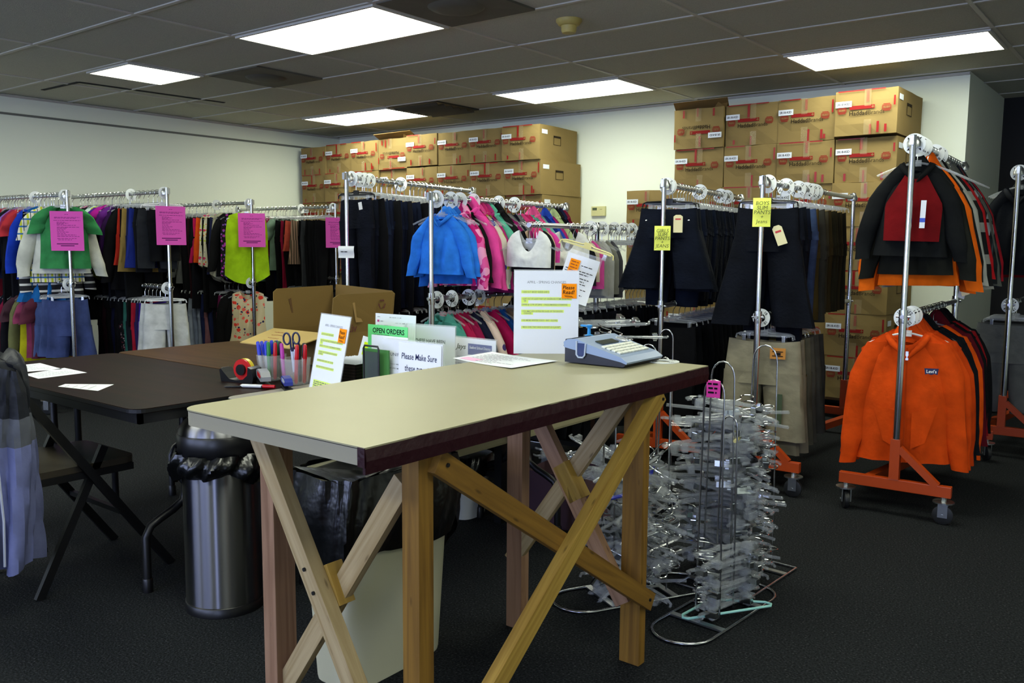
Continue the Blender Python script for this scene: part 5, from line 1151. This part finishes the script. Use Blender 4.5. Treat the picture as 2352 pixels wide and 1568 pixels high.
# open carton ---------------------------------------------------------
C2 = mat('box_card', '765F34', rough=.8, spec=.12); C2L = mat('box_card_light', 'B59C60', rough=.8, spec=.12); C2P = mat('box_print', '54221E', rough=.8)
bx0, bx1, by0, by1 = -3.25, -2.86, 2.42, 2.775
t = thing('open_carton', 'brown open carton with flaps up on the far folding table', 'cardboard box', ((bx0+bx1)/2, (by0+by1)/2, TZ)); hw, hd, hh = (bx1-bx0)/2, (by1-by0)/2, .145
open_box(t, hw*2, hd*2, hh, C2)
def flap(name, pts, m, th=.004, nrm=(0, 0, 1)):
    n = Vector(nrm)*th; P = [Vector(p) for p in pts]; k = len(P)
    return MB().add(P+[p+n for p in P], [tuple(range(k)), tuple(range(k, 2*k))[::-1]]+[(i, (i+1) % k, k+(i+1) % k, k+i) for i in range(k)]).build(name, m, t)
flap('side_flap', [(-hw, -hd, hh), (-hw, hd, hh), (-hw-.01, hd, .33), (-hw-.01, -hd+.03, .325), (-hw-.01, -hd+.01, .31)], C2, nrm=(-1, 0, 0))
flap('back_flap', [(-hw, hd, hh), (hw, hd, hh), (hw+.01, hd+.01, .305), (hw-.01, hd+.01, .318), (-hw, hd+.01, .335)], C2, nrm=(0, 1, 0))
rf = flap('side_flap', [(hw, -hd+.0, hh), (hw, hd, hh), (hw+.02, hd-.005, .315), (hw+.02, -hd+.03, .315), (hw+.02, -hd, .30)], C2, nrm=(-1, 0, 0))
flap('front_flap', [(-hw, -hd, hh), (hw, -hd, hh), (hw-.02, -hd-.20, hh-.045), (-hw+.03, -hd-.20, hh-.045)], C2L)
MB().prism([(-.05, .20), (-.01, .20), (-.02, .215), (-.045, .222), (-.055, .29), (-.068, .285)], 0, .001, 'X').build('hand_hole', CARDIN, t, loc=(hw+.0145, 0, -.01))
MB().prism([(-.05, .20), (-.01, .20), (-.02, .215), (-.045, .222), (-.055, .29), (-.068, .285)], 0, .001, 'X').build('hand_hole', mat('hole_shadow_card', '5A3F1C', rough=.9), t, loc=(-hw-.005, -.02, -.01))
rc = MB()
for k in range(3):
    a = PI/2+k*2*PI/3; R_ = Matrix.Translation((hw+.021, .10, .262)) @ Matrix.Rotation(k*2*PI/3, 4, 'X')
    rc.beam((0, -.012, .018), (0, .010, .018), .0008, .005, (0, 0, 1)) if False else rc.box((-.0006, -.012, .0145), (.0006, .006, .0195), R_).add([(0, .006, .011), (0, .016, .015), (0, .006, .023)], [(0, 1, 2)], R_)
rc.build('recycling_mark', C2P, t)
o = put('lettering', text_mesh('Liv', .05, .01), t, C2P); o.location = (hw+.013, -.10, .15); o.rotation_euler = (0, 0, PI/2)
# marker scrawl on the flap
mk = MB(); r_ = random.Random(9)
for k in range(4):
    x = -.12+k*.02; P = [(x+i*.008, -hd-.05-.035*k+r_.uniform(-.006, .006), hh+.0005-.045*(.05+.035*k)/.2+.0055) for i in range(14-2*k)]
    mk.tube(P, .0007, 4)
mk.build('marker_scrawl', mat('red_marker_ink', '8A3A2A', rough=.8), t)

# paper holders on the grey table ------------------------------------------
def upright(label, loc, yaw, lean, w, h, m, name='notice_stand', acrylic=True, cat='sign holder', tint=None):
    t = thing(name, label, cat, loc, rot=(-lean, 0, yaw))
    p = MB().box((-w/2, -.0012, 0), (w/2, .0012, h)).build('paper_sheet', m, t)
    if acrylic:
        MB().box((-w/2-.003, -.004, 0), (w/2+.003, -.003, h+.005)).box((-w/2-.003, .003, 0), (w/2+.003, .004, h+.005)).box((-w/2-.003, -.004, h+.001), (w/2+.003, .004, h+.005)).build('acrylic_sleeve', CLEARTHIN, t)
    return t, p
def px_base(x, y, D): q = at_d(x, y, D); return q
# second April notice, facing the window wall
q = at_z(742, 905, TZ); a2 = april_sign('second spring changes notice leaning back on the grey table by the pens', (q.x, q.y, TZ+.002), -.22, .20, True)
q = at_d(945, 785, 2.93); hgt = q.z-TZ
t, p = upright('wide holder with handwritten Please Make Sure sheet on the grey table', (q.x, q.y, TZ), 0., .03, .279, hgt, PAPER)
put('text_lines', lines_mesh(.1, [(hgt-.085, -.13, -.055), (hgt-.10, -.13, -.055), (hgt-.118, -.132, -.06), (hgt-.13, -.132, -.06)], 6, INK, .004), p)
fit('UNIFORM', -.105, -.02, hgt-.055, .016, p, INKBLUE, bold=.004)
s_ = MB().box((-.06, -.0060, 0), (.137, -.0045, hgt-.004)).build('overlaid_sheet', PAPER, t)
fit('Please Make Sure', -.045, .118, hgt-.06, .030, s_, INKBLUE, -.0066, .006, shear=.1); fit('these type +', -.03, .085, hgt-.10, .030, s_, INKBLUE, -.0066, .006, shear=.1); fit('are', -.058, -.02, hgt-.14, .028, s_, INKBLUE, -.0066, .006, shear=.1)
q = at_d(985, 748, 3.12); hgt = q.z-TZ
t, p = upright('tall holder with a sheet reading These Have Been on the grey table', (q.x, q.y, TZ), .12, .02, .225, hgt, mat('grey_white_paper', 'CFD3D8', rough=.7))
fit('THESE HAVE BEEN', -.065, .07, hgt-.062, .019, p, INK, bold=.02)
q = at_d(1086, 778, 3.1); hgt = q.z-TZ
t, p = upright('holder with a blue-headed school district form on the grey table end', (q.x, q.y, TZ), -.05, .02, .216, hgt, PAPER)
b_ = MB().box((-.025, -.0018, hgt-.058), (.09, -.0013, hgt-.018)).build('blue_heading', mat('heading_blue', '22348C', rough=.6), p)
fit('Seaford School District', -.018, .085, hgt-.036, .014, b_, PAPER, -.0022, .006, shear=.25)
fit('Jays', -.088, -.035, hgt-.04, .026, p, mat('logo_olive', '3C4A2C', rough=.7), -.0018, .02, shear=.3)
put('text_lines', lines_mesh(.1, [(hgt-.07, -.08, .06), (hgt-.082, -.09, .08), (hgt-.094, -.09, .08), (hgt-.106, -.09, .07), (hgt-.118, -.09, .08)], 12, INKGREY, .002), p)
for k, (x, z) in enumerate(((.02, hgt-.10), (-.075, hgt-.12))):
    n = MB().box((x-.024, -.0062, z-.03), (x+.024, -.0056, z+.014)).build('sticky_note', ORANGENOTE, t); n.rotation_euler = (0, .12*(1-2*k), 0)
    fit('Hoodies' if k else 'Form', x-.018, x+.018, z-.01, .012, n, mat('red_marker_ink', '8A3A2A'), -.0068, .008, shear=.1)
q = at_d(905, 722, 3.2); hgt = q.z-TZ
t, p = upright('white printed letter standing behind the green Open Orders sheet', (q.x, q.y, TZ), .05, .03, .20, hgt, PAPER, 'letter_sheet', False, 'paper')
put('text_lines', lines_mesh(.1, [(hgt-.014, -.09, -.075), (hgt-.014, -.03, .03), (hgt-.03, -.075, -.055), (hgt-.034, .0, .06), (hgt-.045, -.09, -.02), (hgt-.053, -.09, -.07), (hgt-.062, -.09, -.02)], 7, INKGREY, .003), p)
MB().box((-.09, -.0018, hgt-.032), (-.08, -.0013, hgt-.024)).build('red_logo', mat('logo_magenta', 'C23A8A', rough=.6), p)
GREENP = mat('green_paper', '6FDC8A', rough=.75, spec=.15)
q = at_d(888, 748, 3.08); hgt = q.z-TZ
t, p = upright('bright green Open Orders sheet in the wire organiser', (q.x, q.y, TZ), .0, .02, .20, hgt, GREENP, 'order_sheet', False, 'paper')
fit('OPEN ORDERS', -.075, .085, hgt-.028, .025, p, INK, bold=.02); fit('THESE ORDERS NEED TO BE FILLED', -.07, .01, hgt-.037, .006, p)
q = at_d(893, 772, 3.02); hgt = q.z-TZ
t, p = upright('white sheet tucked in front of the green Open Orders sheet', (q.x, q.y, TZ), .0, .02, .18, hgt, PAPER, 'order_sheet', False, 'paper')
# wire organiser
q = at_d(858, 795, 2.98); t = thing('wire_organizer', 'black wire desk organiser with green folder on the grey table', 'desk organizer', (q.x, q.y, TZ), 0)
h = q.z-TZ
for y in (0, .09): MB().tube([(-.05, y, .004), (-.05, y, h-.01), (-.045, y, h), (.02, y, h), (.025, y, h-.01), (.025, y, .004)], .0035, 8).build('wire_frame', BLACKMET, t, smooth=True)
MB().beam((-.05, 0, .004), (-.05, .09, .004), .006, .006).beam((.025, 0, .004), (.025, .09, .004), .006, .006).build('base_wire', BLACKMET, t)
MB().grid(lambda a, b: (-.047+.07*a, .001, .01+(h-.03)*b), 2, 2).build('mesh_panel', mat('grey_mesh', '3E4046', rough=.5, alpha=.75), t)
q = at_d(846, 800, 3.03); t = thing('folder', 'dark green folder in the wire organiser', 'folder', (q.x, q.y, TZ), .0)
MB().box((-.03, .0, .003), (.10, .006, q.z-TZ)).build('cover', mat('green_folder', '3E7A34', rough=.6), t)
# woven basket of cards
q = at_z(758, 899, TZ)+Vector((.02, .085, 0)); t = thing('woven_basket', 'dark woven basket filled with white cards beside the wire organiser', 'basket', (q.x-.02, q.y+.05, TZ), .1)
WOV = pattern('dark_weave', 'stripes_h', ['17120E', '2C221A'], 90)
open_box(t, .16, .20, .10, WOV)
for k in range(14):
    c = MB().box((-.068, -.0008, 0), (.068, .0008, .105)).build('card', PAPER, None, loc=(q.x-.02+gr.uniform(-.003, .003), q.y-.03+.012*k, TZ+.006), rot=(-.25+gr.uniform(-.05, .05), 0, .1))
    tag(c, 'white index card in the row of cards in the woven basket', 'card', 'index cards in the woven basket')
c = MB().box((-.06, -.0012, 0), (.06, .0012, .17)).build('divider_card', PAPER, None, loc=(q.x-.055, q.y+.11, TZ+.006), rot=(-.22, .16, .1)); tag(c, 'tall white divider card with yellow attention strip in the woven basket', 'card')
y_ = MB().box((-.045, -.0020, .10), (.058, -.0013, .15)).build('highlight', YELLOWHL, c)
fit('ATTENTION', -.035, .045, .132, .015, y_, INK, -.0024, .01, shear=.1); fit('THANK YOU', -.03, .05, .108, .015, y_, INK, -.0024, .01, shear=.1)
# pens in cups
CUPM = mat('cup_acrylic', (.85, .87, .9), rough=.08, alpha=.13, spec=.9)
def cup(label, x, y, w=.05, h=.10):
    t = thing('pen_cup', label, 'pen cup', (x, y, TZ), .3)
    R_ = [[(lambda a, b: (a, b, z))(*_sup(2*PI*j/24, s*w, s*w, .55)) for j in range(24)] for z, s in ((0, .82), (.002, .85), (h, 1.), (h, .95), (.004, .80))]
    MB().rings(R_, (True, True)).build('cup_wall', CUPM, t, smooth=True); return t
q1 = at_z(625, 872, TZ); q2 = at_z(680, 882, TZ)
cup('square clear acrylic pen cup holding blue and green markers', q1.x, q1.y); cup('square clear acrylic pen cup holding scissors and red markers', q2.x, q2.y)
def pen(x, y, lean, az, barrel, capc, label, L=.14, r=.0068, z0=TZ+.006):
    t = thing('marker_pen', label, 'pen', (x, y, z0), rot=(lean*math.sin(az), lean*math.cos(az), 0))
    MB().lathe([(r*.5, 0), (r, .006), (r, L*.62)], 12).build('barrel', barrel, t, smooth=True)
    MB().lathe([(r*1.12, L*.62), (r*1.15, L*.66), (r*1.0, L*.97), (r*.6, L)], 12).box((r*.8, -.0015, L*.66), (r*1.5, .0015, L*.9)).build('cap', capc, t, smooth=True); return t
PG = mat('pen_grey', 'A8AAB0', rough=.4); PB = mat('pen_blue', '1C32C4', rough=.35); PGR = mat('pen_green', '1F7A30', rough=.35); PR = mat('pen_red', 'B8101C', rough=.35); PV = mat('pen_purple', 'A82A98', rough=.35); PK_ = mat('pen_black', '101012', rough=.35); PW = mat('pen_white', 'D8DADC', rough=.35)
for k, (dx, dy, le, az, b, c, lab) in enumerate(((-.03, -.02, -.20, .0, PG, PB, 'grey marker with blue cap, outermost in the blue-capped bunch'), (-.018, .0, -.14, .2, PG, PB, 'grey marker with blue cap, second in the blue-capped bunch'), (-.005, -.015, -.12, .3, PG, PB, 'grey marker with blue cap, beside the black pen in the cup'), (.0, .02, -.05, .6, PK_, PK_, 'black pen among the blue-capped markers in the cup'), (.012, -.02, -.06, .4, PGR, PGR, 'green marker standing upright in the acrylic cup'), (.022, 0, -.03, .8, PGR, PGR, 'second green marker leaning by the red ones'), (.032, -.01, .06, .2, PR, PR, 'dark red marker between the two acrylic cups'), (.03, .02, .02, 1.2, PK_, PK_, 'tall black pen behind the red marker in the cup'), (-.024, .022, -.10, .5, PG, PB, 'grey marker with blue cap at the back of the blue-capped bunch'), (-.008, .028, -.08, .9, PK_, PB, 'black marker with blue cap at the back of the cup'), (-.032, .012, -.24, -.3, PG, PB, 'grey marker with blue cap leaning furthest out of the cup'), (.010, .03, .0, .2, PGR, PGR, 'green marker at the back of the acrylic cup'))):
    pen(q1.x+dx, q1.y+dy, le, az, b, c, lab, L=.145)
for k, (dx, dy, le, az, b, c, lab) in enumerate(((-.03, -.03, -.16, .3, PV, PV, 'purple marker leaning out of the scissors cup'), (.025, -.02, .10, .2, PR, PR, 'bright red marker in the scissors cup by the notice'), (.03, .015, .15, .4, PR, PR, 'second red marker in the scissors cup'), (.0, .02, -.05, .1, PK_, PK_, 'black pen behind the scissors'), (.012, .03, .03, .5, PW, PK_, 'white pen with black cap in the scissors cup'))):
    pen(q2.x+dx, q2.y+dy, le, az, b, c, lab, L=.15)
t = thing('scissors', 'navy handled scissors standing handles up in the pen cup', 'scissors', (q2.x-.01, q2.y+.0, TZ+.045), rot=(0, -.06, .6)); t.scale = (.72, .9, .72)
SCB = mat('scissor_navy', '141A44', rough=.35)
for s in (-1, 1):
    MB().prism([(-.006, 0), (.006, .0), (.008, .12), (-.004, .12)], -.001+s*.0012, .001+s*.0012, 'Y').build('blade', STEEL, t, rot=(0, s*.05, 0))
    MB().tube([(s*.002, s*.0012, .11), (s*.006, s*.0012, .135)]+[(s*(.025-.018*math.cos(a)), 0, .178-.030*math.sin(a)) for a in [2*PI*k/16 for k in range(17)]], .0052, 8).build('handle', SCB, t, smooth=True)
# tape dispenser, staplers, loose pens
q = at_z(545, 877, TZ); t = thing('tape_dispenser', 'black tape dispenser with red and yellow roll on the walnut table edge', 'tape dispenser', (q.x, q.y+.02, TZ), .25)
MB().prism([(-.075, .0), (.075, 0), (.08, .02), (.07, .055), (.055, .062), (.052, .03), (.03, .012), (-.005, .008), (-.035, .012), (-.06, .035), (-.075, .05), (-.082, .045)], -.03, .03, 'Y').build('body', BLACKPL, t)
MB().lathe([(.020, -.012), (.040, -.012), (.040, .012), (.020, .012)], 28, Matrix.Translation((.012, 0, .048)) @ Matrix.Rotation(PI/2, 4, 'X'), cap=False).build('tape_roll', mat('tape_red', 'C41E20', rough=.3), t, smooth=True)
MB().lathe([(.0415, -.013), (.0415, .006)], 28, Matrix.Translation((.012, 0, .048)) @ Matrix.Rotation(PI/2, 4, 'X'), cap=False).build('tape_wrap', mat('tape_yellow', 'D8C020', rough=.3), t, smooth=True)
MB().lathe([(.021, -.022), (.021, .022)], 24, Matrix.Translation((.012, 0, .048)) @ Matrix.Rotation(PI/2, 4, 'X')).build('hub', BLACKPL, t, smooth=True)
MB().beam((-.078, -.02, .05), (-.078, .02, .05), .006, .004).build('cutter', CHROME, t)
def stapler(x, y, yaw, label, top, accent):
    t = thing('stapler', label, 'stapler', (x, y, TZ), yaw)
    MB().box((-.07, -.019, 0), (.075, .019, .012), bev=.004).build('base', BLACKPL, t)
    MB().prism([(-.07, .030), (.05, .022), (.078, .026), (.080, .042), (.05, .056), (-.03, .060), (-.07, .05)], -.017, .017, 'Y').build('arm', top, t)
    MB().prism([(-.03, .035), (.045, .033), (.06, .042), (.03, .05), (-.03, .052)], -.0185, .0185, 'Y').build('side_grip', accent, t)
    MB().box((-.074, -.015, .008), (-.055, .015, .04)).build('hinge', BLACKPL, t); return t
q = at_z(608, 882, TZ); stapler(q.x+.02, q.y-.02, -.5, 'black stapler with red grip beside the tape dispenser', mat('stapler_grey', '8C8E92', rough=.35), RED)
q = at_z(664, 893, TZ); st_ = stapler(q.x, q.y-.01, -.5, 'blue and grey stapler at the foot of the leaning notice', mat('stapler_blue', '26348C', rough=.35), mat('stapler_light', 'A8AEB8', rough=.35)); st_.scale = (.7, .8, .8)
def lying(x, y, yaw, barrel, capc, label, L=.135, r=.0065):
    t = thing('marker_pen', label, 'pen', (x, y, TZ+r*1.2), rot=(0, PI/2, yaw))
    MB().lathe([(r*.4, 0), (r, .008), (r, L*.65)], 12).build('barrel', barrel, t, smooth=True); MB().lathe([(r*1.1, L*.65), (r*1.12, L*.7), (r, L)], 12).build('cap', capc, t, smooth=True)
q = at_z(552, 890, TZ); lying(q.x, q.y, IMG-.15, PW, PR, 'white marker with red cap lying on the walnut table')
q = at_z(515, 891, TZ); lying(q.x, q.y, IMG+.15, PK_, PK_, 'thin black pen lying beside the red-capped marker', .14, .004)
# pale ruler-like board at the table corner
# ================================================================== light and view
# sheet of rules hanging from a cream clip hanger in front of the bra tops
q = at_d(1345, 572, 4.45); n_ = Vector((math.sin(.5), -math.cos(.5), 0))
t = thing('rules_sheet', 'white sheet of rules with orange note hung from the cream hanger by the bra tops', 'notice', (q.x, q.y, q.z-.02), rot=(0, .30, .5))
MB().grid(lambda a, b: (.172*(a-.5), .004+.02*math.sin(PI*b)*(a-.3), -.02-.24*b), 8, 8).build('page', PAPER, t, smooth=True)
put('text_lines', lines_mesh(.1, [(-.07, .0, .06), (-.10, -.075, .07), (-.113, -.075, .05), (-.135, -.075, .06), (-.15, -.075, .04), (-.163, -.075, .05), (-.19, -.07, .06), (-.22, -.07, .05), (-.235, -.07, .03)], 14, INK, .004), t, loc=(0, -.004, 0))
MB().box((-.062, -.006, -.125), (-.01, -.0045, -.045)).build('orange_note', ORANGENOTE, t)
put('handwriting', lines_mesh(.1, [(-.06, -.055, -.015), (-.075, -.055, -.02), (-.09, -.055, -.018), (-.105, -.055, -.025)], 15, mat('red_marker_ink', '8A3A2A'), .004), t, loc=(0, -.0055, 0))
MB().box((-.095, .0, -.075), (.095, .001, -.0)).build('clear_sleeve', CLEARTHIN, t)
ang = Matrix.Rotation(.5, 4, 'Z') @ Matrix.Rotation(.30, 4, 'Y')
hanger(Vector((q.x, q.y, q.z-.02)) + ang.to_3x3() @ Vector((0, .0, .125)), .5, 'cream clip hanger holding the sheet of rules by the white bra tops', True, m=CRMH, detail=2, rot=ang.to_euler(), prio=-9, scale=1.0)
build_hangers()
for nm, loc, e, sx, sy, col in (('window_light', (-5.25, YF-.2, 1.5), 130, 2.5, 1.6, (.50, .60, 1.)), ('window_light', (-2.15, YF-.2, 1.5), 130, 2.5, 1.6, (.50, .60, 1.)), ('door_light', (.9, YF-.2, 1.1), 110, .8, 1.95, (.50, .60, 1.))):
    l = bpy.data.lights.new(nm, 'AREA'); l.shape = 'RECTANGLE'; l.size = sx; l.size_y = sy; l.energy = e; l.color = col
    o = bpy.data.objects.new(nm, l); COL.objects.link(o); o.location = loc; o.rotation_euler = (PI/2, 0, 0)
w = bpy.data.worlds.new('world'); S.world = w; w.use_nodes = True
w.node_tree.nodes['Background'].inputs[0].default_value = (.55, .65, 1, 1); w.node_tree.nodes['Background'].inputs[1].default_value = .6
S.view_settings.view_transform = 'Standard'; S.view_settings.look = 'None'; S.view_settings.gamma = 1; S.view_settings.use_curve_mapping = False
S.view_settings.exposure = -.04
S.cycles.use_denoising = True
S.cycles.max_bounces = 6; S.cycles.diffuse_bounces = 3; S.cycles.glossy_bounces = 3; S.cycles.transmission_bounces = 3; S.cycles.transparent_max_bounces = 12
S.cycles.sample_clamp_indirect = 4
